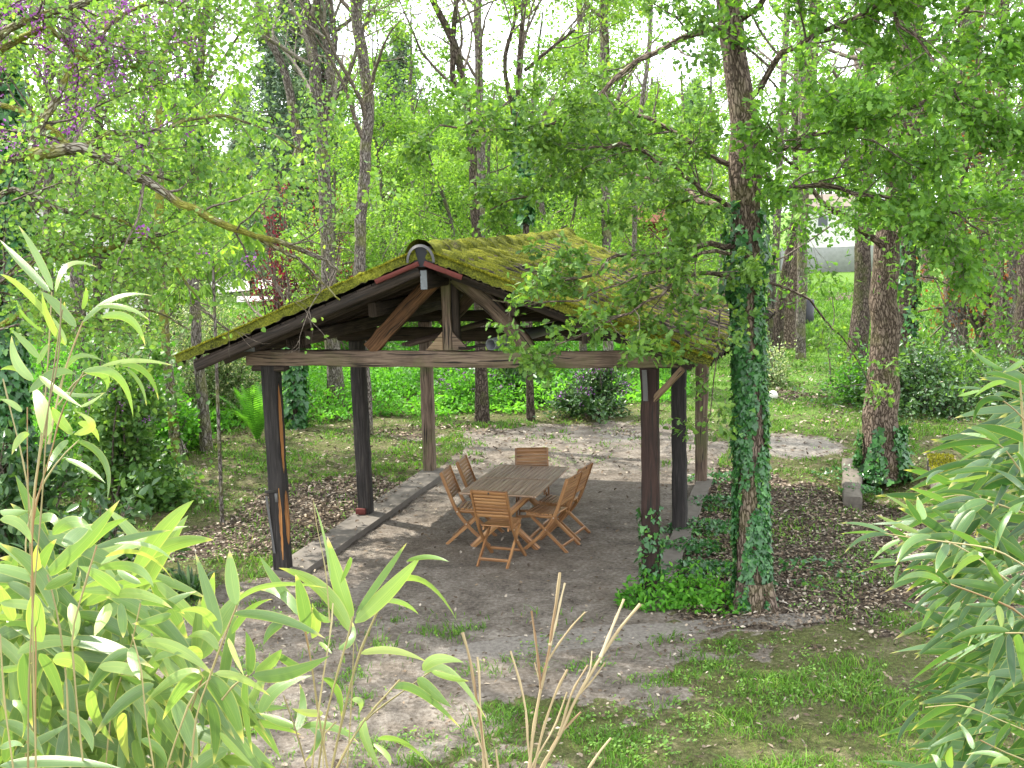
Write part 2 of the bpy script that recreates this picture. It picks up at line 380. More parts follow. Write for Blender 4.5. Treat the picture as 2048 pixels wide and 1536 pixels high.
# rafters and boarding, both slopes
nr = 12
for s in (-1, 1):
    for i in range(nr):
        b = -OF+.06+i*((D1+D2+OF+OB-.1)/(nr-1))
        if s > 0 and i == 0: b = -.42
        e = SW/2+s*(SW/2+EO-.16); q = SW/2+s*.045
        m = M(); hgt = .10 if i == 0 else .105
        beam(m, S(q, b, zroof(q)-.085-(hgt-.105)/2), S(e, b, zroof(e)-.085-(hgt-.105)/2), .055, hgt, seg=8, rough=.002); m.build('rafter', MT['darkwood'], rt)
    nb = 15
    m = M()
    for j in range(nb):      # roof boards lying across the rafters
        a0 = .05+j*(SW/2+EO-.2)/nb; wd = (SW/2+EO-.2)/nb-.012
        a = SW/2+s*(a0+wd/2); nvec = nrm(UX*s*sin(PITCH)+np.array([0, 0, cos(PITCH)]))
        sd = nrm(UX*s*cos(PITCH)-np.array([0, 0, sin(PITCH)]))
        beam(m, S(a, -OF+(.05 if s < 0 else .12), zroof(a)-.018), S(a, D1+D2+OB-.04, zroof(a)-.018), wd/cos(PITCH), .018, up=nvec, seg=5, rough=.0008, ch=.002)
    m.build('roof_boarding', MT['darkwood'], rt)
# tiled slopes: corrugated relief with courses, moss bulges
def fbm(x, y, sc, seed=0, oct=4):
    r = np.zeros_like(x, float); a = 1; t = 0
    rg = np.random.default_rng(seed)
    for o in range(oct):
        N = 64; g = rg.random((N, N)); X = x*sc*2**o+rg.random()*50; Y = y*sc*2**o+rg.random()*50
        xi = np.floor(X).astype(int); yi = np.floor(Y).astype(int); fx = X-xi; fy = Y-yi; fx = fx*fx*(3-2*fx); fy = fy*fy*(3-2*fy)
        xi %= N; yi %= N; x1 = (xi+1) % N; y1 = (yi+1) % N
        r += a*((g[xi, yi]*(1-fx)+g[x1, yi]*fx)*(1-fy)+(g[xi, y1]*(1-fx)+g[x1, y1]*fx)*fy); t += a; a *= .55
    return r/t
def roofmat():
    m, nt, out = newmat('mossy_tiles'); g = NT(nt)
    geo = g.n('TexCoord').outputs['Object']; r = attr(g).outputs['Fac']
    n1 = g.noise(geo, 7, 5, .7); n2 = g.noise(geo, 60, 4, .7); n3 = g.noise(geo, 2.2, 4)
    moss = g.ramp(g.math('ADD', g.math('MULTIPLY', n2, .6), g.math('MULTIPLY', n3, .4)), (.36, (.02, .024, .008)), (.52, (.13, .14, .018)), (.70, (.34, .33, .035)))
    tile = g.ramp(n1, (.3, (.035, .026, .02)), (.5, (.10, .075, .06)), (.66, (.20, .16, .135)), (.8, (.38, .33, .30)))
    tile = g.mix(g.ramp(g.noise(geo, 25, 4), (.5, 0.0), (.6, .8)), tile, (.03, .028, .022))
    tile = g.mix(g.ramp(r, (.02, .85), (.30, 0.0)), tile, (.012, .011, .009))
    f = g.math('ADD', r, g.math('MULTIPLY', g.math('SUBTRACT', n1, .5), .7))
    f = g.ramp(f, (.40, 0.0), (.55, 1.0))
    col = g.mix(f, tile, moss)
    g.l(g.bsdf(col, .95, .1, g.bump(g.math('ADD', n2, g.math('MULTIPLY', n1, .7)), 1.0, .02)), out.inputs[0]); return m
MT['roof'] = roofmat()
Lr = D1+D2+OF+OB
for s in (-1, 1):
    nu, nv_ = (620, 150) if s > 0 else (300, 70)
    sl = (SW/2+EO)/cos(PITCH)
    u = np.linspace(0, Lr, nu); v = np.linspace(0.0, sl, nv_); U_, V_ = np.meshgrid(u, v, indexing='ij')
    if s > 0: V_ = V_*(1+.12*U_/Lr)
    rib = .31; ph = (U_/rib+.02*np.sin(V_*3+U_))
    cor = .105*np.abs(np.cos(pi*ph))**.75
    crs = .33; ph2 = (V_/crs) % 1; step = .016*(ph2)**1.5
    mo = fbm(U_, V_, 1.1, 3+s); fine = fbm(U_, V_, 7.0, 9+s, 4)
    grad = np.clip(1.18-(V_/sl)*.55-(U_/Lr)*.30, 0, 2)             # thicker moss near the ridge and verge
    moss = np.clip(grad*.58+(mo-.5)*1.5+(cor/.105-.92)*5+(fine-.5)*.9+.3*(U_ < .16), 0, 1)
    hgt = .012+cor+step+np.clip(moss-.35, 0, 1)*.035*(0.35+fine*1.3)+(fine-.5)*.010
    edge = np.minimum(1, (Lr-U_)/.05)*np.minimum(1, U_/.05+.35); hgt = hgt*np.clip(edge, .2, 1)
    a = SW/2+s*(V_*cos(PITCH)+.03); b = -OF+U_+.012*np.sin(V_*19)*(U_ < .05)
    sg = -.03*np.sin(pi*U_/Lr)-.012*np.sin(U_*2.1+1)*np.sin(pi*V_/sl)     # old roof sags a little
    z = ZR-V_*sin(PITCH)+sg
    nx = s*sin(PITCH); nz_ = cos(PITCH)
    P = SO+UX*(a+nx*hgt)[..., None]+UY*b[..., None]+np.array([0, 0, 1])*(z+nz_*hgt)[..., None]
    idx = np.arange(nu*nv_).reshape(nu, nv_)
    F = np.stack([idx[:-1, :-1], idx[1:, :-1], idx[1:, 1:], idx[:-1, 1:]], -1).reshape(-1, 4)
    if s < 0: F = F[:, ::-1]
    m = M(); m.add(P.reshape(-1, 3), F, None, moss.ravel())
    # verge and eave thickness
    for ring in (idx[0, :], idx[:, -1], idx[-1, :]):
        top = P.reshape(-1, 3)[ring]; low = top-np.array([nx*UX[0], nx*UX[1], nz_])*(.022+RNG.random(len(ring))[:, None]*.02)
        VV = np.concatenate([top, low]); n_ = len(ring); i_ = np.arange(n_-1)
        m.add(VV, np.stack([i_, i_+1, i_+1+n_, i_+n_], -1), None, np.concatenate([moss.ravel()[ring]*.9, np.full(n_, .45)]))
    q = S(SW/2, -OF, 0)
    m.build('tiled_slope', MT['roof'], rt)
# terracotta verge strips under the moss at the gable
for s in (-1, 1):
    m = M(); a0, a1 = SW/2+s*.03, SW/2+s*(.42 if s > 0 else .5)
    beam(m, S(a0, -OF+.0, zroof(a0)-.012), S(a1, -OF+.0, zroof(a1)-.012), .02, .05, seg=5, rough=.002, ch=.003); m.build('verge_tile', MT['terracotta'], rt)
# ridge tiles, half round, overlapping, mossy
nu, nth = 300, 22
u = np.linspace(0, Lr, nu); th = np.linspace(-.15, pi+.15, nth); U_, T_ = np.meshgrid(u, th, indexing='ij')
fine = fbm(U_, T_*.15, 8, 21); seg = (U_/.42) % 1
rr = .128+.030*(1-seg)**2+(fine-.35)*.055*np.sin(np.clip(T_, 0, pi))**.5
sg = -.03*np.sin(pi*U_/Lr)
P = SO+UX*(SW/2+rr*1.05*np.cos(T_))[..., None]+UY*(-OF-.005+U_)[..., None]+np.array([0, 0, 1])*(ZR+.015+sg+rr*1.2*np.sin(T_))[..., None]
idx = np.arange(nu*nth).reshape(nu, nth)
F = np.stack([idx[:-1, :-1], idx[:-1, 1:], idx[1:, 1:], idx[1:, :-1]], -1).reshape(-1, 4)
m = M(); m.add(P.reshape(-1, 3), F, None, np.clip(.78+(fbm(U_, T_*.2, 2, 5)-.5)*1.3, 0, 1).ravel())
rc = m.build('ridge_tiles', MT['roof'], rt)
m = M(); n = 16; t = np.linspace(-.1, pi+.1, n); ro, ri = .140, .118
V = [S(SW/2+r*1.05*cos(x), -OF-.012-y, ZR+.0+r*1.2*sin(x)) for y in (0, .015) for r in (ro, ri) for x in t]
V = np.array(V); i_ = np.arange(n-1)
m.add(V, np.concatenate([np.stack([i_+a, i_+1+a, i_+1+b, i_+b], -1) for a, b in ((0, n), (2*n, 3*n), (0, 2*n), (n, 3*n))]))
m.build('end_rim', MT['metal'], rt, rc)
m = M(); beam(m, S(SW/2, -OF+.05, ZR+.04), S(SW/2, -OF+.11, ZR+.04), .2, .2, seg=1, rough=0); m.build('end_plug', MT['pipein'], rt, rc)
# eave brace at the front right post
m = M(); beam(m, S(SW+.06, -.05, 2.13), S(SW+.40, -.45, 2.50), .035, .07, seg=4, rough=.002); m.build('eave_brace', MT['lightwood'], rt)
# moss tufts: small upright blades thickening verge and ribs
def mossmat():
    return leafmat('moss_tufts', [(0, (.06, .07, .012)), (.5, (.20, .205, .022)), (1, (.42, .40, .045))], .3, .9, .05, (1.2, 1.2, .6))
MT['mosst'] = mossmat()
N = 30000
uu = RNG.random(N)**1.25*Lr; vv = RNG.random(N)**1.1*(SW/2+EO)/cos(PITCH)
uu[:7000] = RNG.uniform(-.02, .06, 7000); vv[7000:8500] = 0.02
sg_ = np.where(RNG.random(N) < .70, 1, -1)
rbp = np.round(uu/.31)*.31; uu = np.where(RNG.random(N) < .985, rbp+RNG.normal(0, .020, N), uu); uu = np.clip(uu, -.01, Lr)
mo = np.where(sg_ > 0, fbm(uu, vv, 1.1, 4), fbm(uu, vv, 1.1, 2))
gr = np.clip(1.18-(vv/3.)*.55-(uu/Lr)*.30, 0, 2)*.62+(mo-.5)*1.2
kp_ = (gr > RNG.uniform(.5, .95, N)) | (uu < .06); uu, vv, sg_ = uu[kp_], vv[kp_], sg_[kp_]; N = len(uu)
nvx = sg_*sin(PITCH)
base = SO+UX*(SW/2+sg_*(vv*cos(PITCH)+.03)+nvx*.105)[:, None]+UY*(-OF+uu)[:, None]+np.array([0, 0, 1])*(ZR-vv*sin(PITCH)-.03*np.sin(pi*uu/Lr)+cos(PITCH)*.105)[:, None]
up = nrm(UX*nvx[:, None]*.7+np.array([0, 0, 1])+RNG.normal(0, .55, (N, 3))); sd = nrm(np.cross(up, RNG.normal(0, 1, (N, 3))))
hh = RNG.uniform(.010, .024, N)[:, None]; ww = hh*.45
V = np.stack([base-sd*ww, base+sd*ww, base+up*hh], 1).reshape(-1, 3)
m = M(); m.add(V, np.arange(3*N).reshape(N, 3), None, np.repeat(np.clip(RNG.normal(.5, .25, N), 0, 1), 3)); m.build('moss', MT['mosst'], rt)

# grey pipe resting on the tie beam, and the low concrete strips carrying the posts
zt = HB+BT+.018
m = M(); n = 24; t = np.arange(n)/n*2*pi
c0, c1 = S(SW/2+.50, -.14, zt+.062), S(SW/2+.95, 1.9, zt+.10)
ax = nrm(c1-c0); A = nrm(np.cross(ax, [0, 0, 1])); B = np.cross(A, ax)
rings = [(c0, .062), (c1, .062), (c1, .052), (c0, .052)]
V = np.array([c+r*(A*cos(x)+B*sin(x)) for c, r in rings for x in t]); idx = np.arange(4*n).reshape(4, n)
F = []
for i in range(4):
    a, b = idx[i], idx[(i+1) % 4]
    F += list(np.stack([a, b, np.roll(b, -1), np.roll(a, -1)], -1))
m.add(V, F); tag(m.build('drain_pipe', MT['pipe']), 'grey plastic pipe lying on the front tie beam of the shelter', 'pipe')
m = M(); beam(m, S(SW/2+.12, -.03, zt+.02), S(SW/2+.46, -.02, zt+.035), .10, .022, seg=3); tag(m.build('wood_offcut', MT['darkwood']), 'dark split wood offcut lying on the tie beam beside the grey pipe', 'wood')
m = M()
for i in range(9):
    beam(m, S(.28+i*.028, -.05, zt+.01), S(.25+i*.028, -.02, zt+.085), .02, .09, up=UY, seg=1, rough=.003, ch=.003)
tag(m.build('tile_stack', MT['darkwood']), 'row of leaning spare tiles stored on the left end of the tie beam', 'tiles')

def strip(name, a0, a1, b0, b1, h, lab):
    nx, ny = 10, 60; m = M()
    a = np.linspace(a0, a1, nx); b = np.linspace(b0, b1, ny); A_, B_ = np.meshgrid(a, b, indexing='ij')
    e = (fbm(A_, B_, 3, 31)-.5)*.03
    P = SO+UX*(A_+np.where(A_ == a1, e*1.5, 0)+np.where(A_ == a0, e*1.5, 0))[..., None]+UY*B_[..., None]+np.array([0, 0, 1])*(h+e*.6)[..., None]
    idx = np.arange(nx*ny).reshape(nx, ny); Pf = P.reshape(-1, 3)
    m.add(Pf, np.stack([idx[:-1, :-1], idx[1:, :-1], idx[1:, 1:], idx[:-1, 1:]], -1).reshape(-1, 4))
    for ring in (idx[0], idx[-1], idx[:, 0], idx[:, -1]):
        top = Pf[ring]; low = top.copy(); low[:, 2] = -.05; n_ = len(ring); i_ = np.arange(n_-1)
        m.add(np.concatenate([top, low]), np.stack([i_, i_+1, i_+1+n_, i_+n_], -1))
    return tag(m.build(name, MT['concrete']), lab, 'kerb')
strip('concrete_strip', -.13, .30, -.10, D1+D2+.12, .075, 'long low concrete strip under the left row of shelter posts')
strip('concrete_strip', SW-.06, SW+.17, -.15, D1+D2+.2, .06, 'narrow concrete strip under the right row of shelter posts')
m = M(); boxm(m, S(-.02, D1-.13, .12), .13, .06, .08, SYAW+.1); tag(m.build('brick', MT['terracotta']), 'small red brick at the foot of the middle left post', 'brick')

# ================================================================ folding table and six chairs
TYAW = -.3042; TC = np.array([.0208, 13.957, 0]); TW, TL = .969, 1.59
tbl = empty('garden_table', (0, 0, 0), 'rectangular slatted wooden folding table under the shelter', 'table')
def TLn(name, m, mat, parent=None): return m.build(name, mat, tbl, parent)
fr = .05; half = TL/2
for q, nm in ((0, 'front'), (1, 'back')):
    y0 = -half+q*half; y1 = y0+half
    m = M(); ns = 14; wd = (TW-2*fr)/ns
    for i in range(ns):
        x = -TW/2+fr+wd*(i+.5); boxm(m, (x, (y0+y1)/2, .726), wd-.008, half-.055-.004, .02)
    # slats run along y: rebuild as beams along y for grain
    m = M()
    for i in range(ns):
        x = -TW/2+fr+wd*(i+.5)
        beam(m, (x, y0+.05, .727), (x, y1-.006, .727) if q == 0 else (x, y1-.05, .727), wd-.009, .02, seg=1, rough=0, ch=.002)
    pn = TLn('tabletop_panel', m, MT['tabletop'])
    m = M()
    for sx in (-1, 1): beam(m, (sx*(TW/2-fr/2), y0, .727), (sx*(TW/2-fr/2), y1-.002, .727), fr, .026, seg=1, rough=0, ch=.003)
    for yy in ((y0+.025, y1-.003) if q == 0 else (y0+.003, y1-.025)):
        beam(m, (-TW/2+fr+.001, yy, .7265), (TW/2-fr-.001, yy, .7265), .049 if abs(yy) > .3 else .02, .024, seg=1, rough=0, ch=.003)
    TLn('frame', m, MT['tabletop'], pn)
for sx in (-1, 1):
    m = M(); beam(m, (sx*.36, -half+.1, .69), (sx*.36, half-.1, .69), .025, .045, seg=1, rough=0); TLn('apron', m, MT['teak'])
for yy in (-.55, .5):
    for s in (-1, 1):
        m = M(); beam(m, (s*.42, yy+s*.022, 0.0), (-s*.34, yy+s*.022, .69), .036, .075, seg=1, rough=0, ch=.004); TLn('leg', m, MT['teak'])
for x, z in ((.30, .12), (-.30, .12)):
    m = M(); beam(m, (x, -.53, z), (x, .48, z), .03, .05, seg=1, rough=0); TLn('stretcher', m, MT['teak'])
tbl.location = TC; tbl.rotation_euler.z = TYAW

def make_chair():
    c = empty('folding_chair', (0, 0, 0), 'x', 'chair', 'folding wooden chairs around the garden table')
    def P(name, m, mat=None, parent=None): return m.build(name, mat or MT['teak'], c, parent)
    stile = resample([(0, -.33, .92), (0, -.235, .66), (0, -.145, .44), (0, .02, .22), (0, .26, 0)], 13)
    w2 = .215
    def sweep(m, pts, x, wx, hy):
        pts = np.array(pts)+[x, 0, 0]; T = nrm(np.gradient(pts, axis=0)); Nn = np.cross(T, [1, 0, 0])
        V = np.stack([pts-np.array([wx/2, 0, 0])-Nn*hy/2, pts+np.array([wx/2, 0, 0])-Nn*hy/2, pts+np.array([wx/2, 0, 0])+Nn*hy/2, pts-np.array([wx/2, 0, 0])+Nn*hy/2], 1)
        n = len(pts); idx = np.arange(4*n).reshape(n, 4); a, b = idx[:-1], idx[1:]
        F = np.stack([a, np.roll(a, -1, 1), np.roll(b, -1, 1), b], -1).reshape(-1, 4)
        L = np.linspace(0, 1, n); u = np.array([0, wx, wx+hy, 2*wx+hy, 2*wx+2*hy])
        UV = np.array([[[(u[k], L[i]), (u[k+1], L[i]), (u[k+1], L[i+1]), (u[k], L[i+1])] for k in range(4)] for i in range(n-1)]).reshape(-1, 4, 2)+RNG.random(2)*9
        m.add(V.reshape(-1, 3), F, UV, RNG.random()); m.add(V[0], [(3, 2, 1, 0)], None, .5); m.add(V[-1], [(0, 1, 2, 3)], None, .5)
    for s in (-1, 1):
        m = M(); sweep(m, stile, s*w2, .022, .042); st = m.build('side_leg', MT['teak'], c); st.data.polygons.foreach_set('use_smooth', [False]*len(st.data.polygons))
        m = M(); sweep(m, resample([(0, .17, .415), (0, -.06, .21), (0, -.30, 0)], 5), s*(w2-.03), .022, .036); m.build('cross_leg', MT['teak'], c, smooth=False)
        for (yy, zz) in ((-.03, .275), (-.14, .43)):
            m = M(); boxm(m, (s*(w2+.013), yy, zz), .006, .014, .014)
            m.build('bolt', MT['brass'], c, st)
    d = nrm(np.array(stile[0])-np.array(stile[3]))
    m = M(); n = 7
    def bpt(t): return np.array([0, -.33, .92])*(1-t)+np.array([0, -.205, .56])*t
    nb = np.cross([1, 0, 0], d)
    p = bpt(.06); beam(m, p+[-w2+.012, 0, 0], p+[w2-.012, 0, 0], .018, .058, up=d, seg=1, rough=0, ch=.003)
    P('top_rail', m)
    m = M()
    for i in range(n):
        p = bpt(.19+i*.116); beam(m, p+[-w2+.012, 0, 0], p+[w2-.012, 0, 0], .014, .040, up=d, seg=1, rough=0, ch=.003)
    P('backrest', m)
    m = M(); ys = np.linspace(-.13, .235, 8)
    for y in ys:
        z = .447+.010*((y-.05)/.18)**2+.004
        beam(m, (-w2+.035, y, z), (w2-.035, y, z), .043, .016, seg=1, rough=0, ch=.003)
    P('seat', m)
    for s in (-1, 1):
        m = M()
        sweep(m, resample([(0, -.15, .425), (0, .05, .418), (0, .25, .43)], 5), s*(w2-.058), .02, .04)
        P('seat_rail', m)
    for z, y, x in ((.075, -.225, w2-.04), (.10, .155, w2-.012)):
        m = M(); beam(m, (-x, y, z), (x, y, z), .018, .036, seg=1, rough=0); P('stretcher', m)
    m = M(); p = bpt(.055)+np.cross([1, 0, 0], d)*0+np.array([0, -.0125, -.003]); boxm(m, p, .02, .004, .022); P('badge', m, MT['black'])
    return c
tx = np.array([cos(TYAW), sin(TYAW), 0]); ty = np.array([-sin(TYAW), cos(TYAW), 0])
chair0 = make_chair()
seats = [((977, 983), ty, -.06, 'folding chair nearest the camera with its back turned, at the front end of the table'),
         ((1063, 896), -ty, .28, 'folding chair at the far end of the table facing the camera'),
         ((890, 938), tx, .12, 'front folding chair on the left side of the table'),
         ((922, 917), tx, .10, 'rear folding chair on the left side of the table'),
         ((1149, 951), -tx, -.16, 'front folding chair on the right side of the table, crossed legs in full view'),
         ((1172, 932), -tx, -.12, 'rear folding chair on the right side of the table, tucked behind the front one')]
for i, ((px, py), f, dy, lab) in enumerate(seats):
    c = chair0 if i == 0 else copy_tree(chair0)
    ang = math.atan2(f[1], f[0])-pi/2+dy
    fw = np.array([-sin(ang), cos(ang), 0]); p = G(px, py, .92)
    c.location = (p[0]+fw[0]*.33, p[1]+fw[1]*.33, 0); c.rotation_euler = (0, 0, ang); c['label'] = lab
# ================================================================ ground
TL_ = {}
def ell(X, Y, c, rx, ry, rot=0, soft=.35):
    dx, dy = X-c[0], Y-c[1]; cc, ss = cos(rot), sin(rot)
    d = np.sqrt(((dx*cc+dy*ss)/rx)**2+((-dx*ss+dy*cc)/ry)**2)
    return 1/(1+np.exp(np.clip((d-1)/soft*2.2, -30, 30)))
def shedc(X, Y):
    dx, dy = X-SO[0], Y-SO[1]; return dx*UX[0]+dy*UX[1], dx*UY[0]+dy*UY[1]
def sm(x, a, b): t = np.clip((x-a)/(b-a), 0, 1); return t*t*(3-2*t)
def zones(X, Y):
    """returns dirt, litter, sand weights (grass is the rest), all 0..1"""
    n1 = fbm(X+40, Y+40, .55, 11)-.5; n2 = fbm(X+40, Y+40, 2.3, 12)-.5; n3 = fbm(X+40, Y+40, 9, 13)-.5
    w1 = n1*1.6+n2*1.1+n3*.5
    a, b = shedc(X, Y)
    inside = sm(a, -.1, .15)*(1-sm(a, SW+.0, SW+.3))*sm(b, -3.0, -1.2)*(1-sm(b, 6.3+n1*4, 8.5+n1*4))
    front = ell(X, Y, G(720, 1400), 2.6, 2.0, -.2)+ell(X, Y, G(1000, 1235), 3.0, 1.1, -.25)+ell(X, Y, G(480, 1290), 2.0, 1.6)
    back = ell(X, Y, G(1180, 865), 2.8, 1.6, .1)
    dirt = np.clip(inside*1.4+np.clip(front, 0, 1)*1.0*(1+w1*.9)+back*.5, 0, 1.3)
    dirt += .35*ell(X, Y, G(1050, 880), 5, 2)+.75*ell(X, Y, G(1590, 890), .9, 1.1)+.5*ell(X, Y, G(1600, 1240), .7, .25)+.35*ell(X, Y, G(1830, 830), 1.6, 1.0)
    dirt = sm(dirt+w1*.55, .42, .78)
    lit = 1.1*ell(X, Y, G(640, 1010), 1.1, 1.7, -.25)+.9*ell(X, Y, G(470, 1090), 1.2, .8)
    lit += 1.3*ell(X, Y, G(1600, 1055), 2.6, 2.6, -.1)+.9*ell(X, Y, G(1420, 1010), .9, 3.2, -.27)+.62*ell(X, Y, G(1660, 800), 2.4, 2.0)+.72*ell(X, Y, G(1720, 1210), 2.8, 1.4)+.2*ell(X, Y, G(1550, 1400), 2.2, .9)
    lit += .45*ell(X, Y, G(1200, 860), 4, 2)+.3*ell(X, Y, G(750, 860), 3.0, 1.2)+.6*ell(X, Y, G(1660, 590), 3, 4)+.2*ell(X, Y, G(500, 1000), 2.5, 2)
    lit *= 1-inside*.85
    lit = sm(lit+w1*.6, .48, .90)
    sand = .95*ell(X, Y, G(1180, 1275), 1.5, .28, .22)+.9*ell(X, Y, G(1590, 890), .75, .9)+.5*ell(X, Y, G(1200, 870), 2.6, .9)+.45*ell(X, Y, G(1120, 1195), 1.5, .5)+.8*ell(X, Y, G(1580, 1240), .5, .18)
    sand = sm(sand+w1*.35, .4, .75)
    return dirt, lit, sand, n1, n2
def gh(X, Y):
    a, b = shedc(X, Y); ins = sm(a, -.6, .1)*(1-sm(a, SW-.1, SW+.6))*sm(b, -2, -.5)*(1-sm(b, 5, 7))
    h = (fbm(X+40, Y+40, .3, 41)-.5)*.16*np.clip((Y-4)/12, .2, 1)*(1-ins)+(fbm(X+40, Y+40, 1.6, 42)-.5)*.05*(1-ins*.6)
    # the shallow pit between the two old foundation walls
    pc = G(1790, 985); h -= .22*ell(X, Y, pc, .75, 1.3, 0, .3)
    return h*(np.abs(X) < 39)*(Y < 95)
def axis(lo, hi, fine0, fine1, st, grow=1.09):
    v = list(np.arange(fine0, fine1+1e-6, st)); s_ = st
    while v[-1] < hi: s_ *= grow; v.append(v[-1]+s_)
    s_ = st
    while v[0] > lo: s_ *= grow; v.insert(0, v[0]-s_)
    return np.array(v)
gx = axis(-700, 700, -10, 14, .07); gy = axis(-40, 1500, 5.5, 24, .07, 1.03)
X, Y = np.meshgrid(gx, gy, indexing='ij')
dirt, lit, sand, n1, n2 = zones(X, Y)
lawn = np.clip(sm(Y, 19, 24)*sm(X, 2, 5)+sm(Y, 40, 50), 0, 1)
Cm = np.stack([dirt, lit, sand, lawn], -1).reshape(-1, 4)
idx = np.arange(X.size).reshape(X.shape)
Z = gh(X, Y)+np.where((Y > 4) & (Y < 26) & (np.abs(X) < 14), (fbm(X+40, Y+40, 7, 43)-.5)*.03*(1-dirt*.6), 0)
g_m, g_nt, g_out = newmat('ground_soil'); g = NT(g_nt)
mk = attr(g, 'mask'); sep = g.n('SeparateColor'); g.l(mk.outputs['Color'], sep.inputs[0])
geo = g.n('NewGeometry').outputs['Position']
nA = g.noise(geo, 3.0, 6, .6); nB = g.noise(geo, 22, 5, .65); nC = g.noise(geo, 90, 3, .6); nD = g.noise(geo, .5, 4)
grass = g.ramp(g.math('ADD', g.math('MULTIPLY', nB, .6), g.math('MULTIPLY', nC, .4)), (.33, (.042, .040, .020)), (.5, (.080, .090, .028)), (.66, (.17, .17, .07)))
grass = g.mix(g.ramp(nA, (.46, 0.0), (.66, .6)), grass, g.ramp(nB, (.35, (.10, .085, .05)), (.65, (.24, .20, .13))))
grass = g.mix(g.math('MULTIPLY', mk.outputs['Alpha'], .85), grass, g.ramp(nB, (.3, (.055, .13, .018)), (.7, (.13, .24, .035))))
soil = g.ramp(g.math('ADD', g.math('MULTIPLY', nA, .5), g.math('MULTIPLY', nB, .5)), (.34, (.075, .062, .049)), (.5, (.185, .158, .128)), (.63, (.31, .275, .23)))
vor = g.n('TexVoronoi'); vor.inputs['Scale'].default_value = 38; g.l(geo, vor.inputs['Vector'])
peb = g.ramp(vor.outputs['Distance'], (.08, 1.0), (.20, 0.0)); rare = g.math('GREATER_THAN', g.noise(geo, 31, 1), .53)
soil = g.mix(g.math('MULTIPLY', g.math('MULTIPLY', peb, rare), .75), soil, (.42, .38, .33))
soil = g.mix(g.ramp(nD, (.5, 0.0), (.7, .3)), soil, (.16, .115, .075))
lv = g.n('TexVoronoi'); lv.inputs['Scale'].default_value = 22; lv.inputs['Randomness'].default_value = 1; g.l(geo, lv.inputs['Vector'])
ls = g.n('SeparateColor'); g.l(lv.outputs['Color'], ls.inputs[0])
leafc = g.ramp(ls.outputs[0], (0, (.04, .03, .021)), (.5, (.11, .083, .06)), (.85, (.20, .16, .12)), (1, (.33, .29, .23)))
leafc = g.mix(g.ramp(lv.outputs['Distance'], (.3, 0.0), (.75, .8)), leafc, (.02, .014, .01))
sandc = g.ramp(nB, (.3, (.19, .17, .145)), (.7, (.33, .30, .26)))
def msk(ch, amt=.9, nn=nB): return g.ramp(g.math('ADD', sep.outputs[ch], g.math('MULTIPLY', g.math('SUBTRACT', nn, .5), amt)), (.38, 0.0), (.62, 1.0))
col = g.mix(msk(0), grass, soil); col = g.mix(msk(1), col, leafc); col = g.mix(g.math('MULTIPLY', msk(2), .8), col, sandc)
hgt = g.math('ADD', g.math('ADD', nB, g.math('MULTIPLY', nC, .6)), g.math('MULTIPLY', peb, .3))
g.l(g.bsdf(col, .95, .12, g.bump(hgt, 1.0, .045)), g_out.inputs[0])
m = M(); m.add(np.stack([X, Y, Z], -1).reshape(-1, 3), np.stack([idx[:-1, :-1], idx[1:, :-1], idx[1:, 1:], idx[:-1, 1:]], -1).reshape(-1, 4), None, .5, Cm)
tag(m.build('ground', g_m, loc=(0, 0, 0)), kind='structure')

# ---------------------------------------------------------------- leaf shapes: (verts(k,3), list of faces)
def shape_diamond(w=.5, fold=.12): return np.array([(0, 0, 0), (-w/2, .45, fold), (0, 1, 0), (w/2, .45, fold)]), [(0, 3, 2, 1)]
def shape_quad2(w=.6, fold=.1): return np.array([(0, 0, 0), (-w/2, .42, fold), (0, 1, -.05), (w/2, .42, fold)]), [(0, 2, 1), (0, 3, 2)]
def shape_outline(h, fold=.18, droop=.15):
    h = np.array(h, float); k = len(h)          # right half outline from base to tip
    mid = [(0, y, -droop*y*y) for y in (0, 1)]
    V = [(0, 0, 0)]+[(x, y, x*fold-droop*y*y) for x, y in h]+[(0, 1, -droop)]+[(-x, y, x*fold-droop*y*y) for x, y in h]
    r = [0]+list(range(1, k+1))+[k+1]; l = [0]+[k+1]+list(range(2*k+1, k+1, -1))
    return np.array(V), [tuple(r), tuple(l)]
OAK = shape_outline([(.06, .10), (.20, .22), (.13, .33), (.33, .45), (.18, .56), (.34, .74), (.17, .80), (.16, .95)])
OAKS = shape_outline([(.22, .22), (.12, .33), (.36, .55), (.18, .65), (.24, .88)])
HEART = shape_outline([(.36, -.06), (.52, .28), (.40, .66), (.14, .92)], .12, .12)
IVY = shape_outline([(.34, -.10), (.50, .18), (.26, .34), (.30, .58)], .15, .1)
OVAL = shape_outline([(.17, .15), (.26, .45), (.16, .8)], .2, .2)
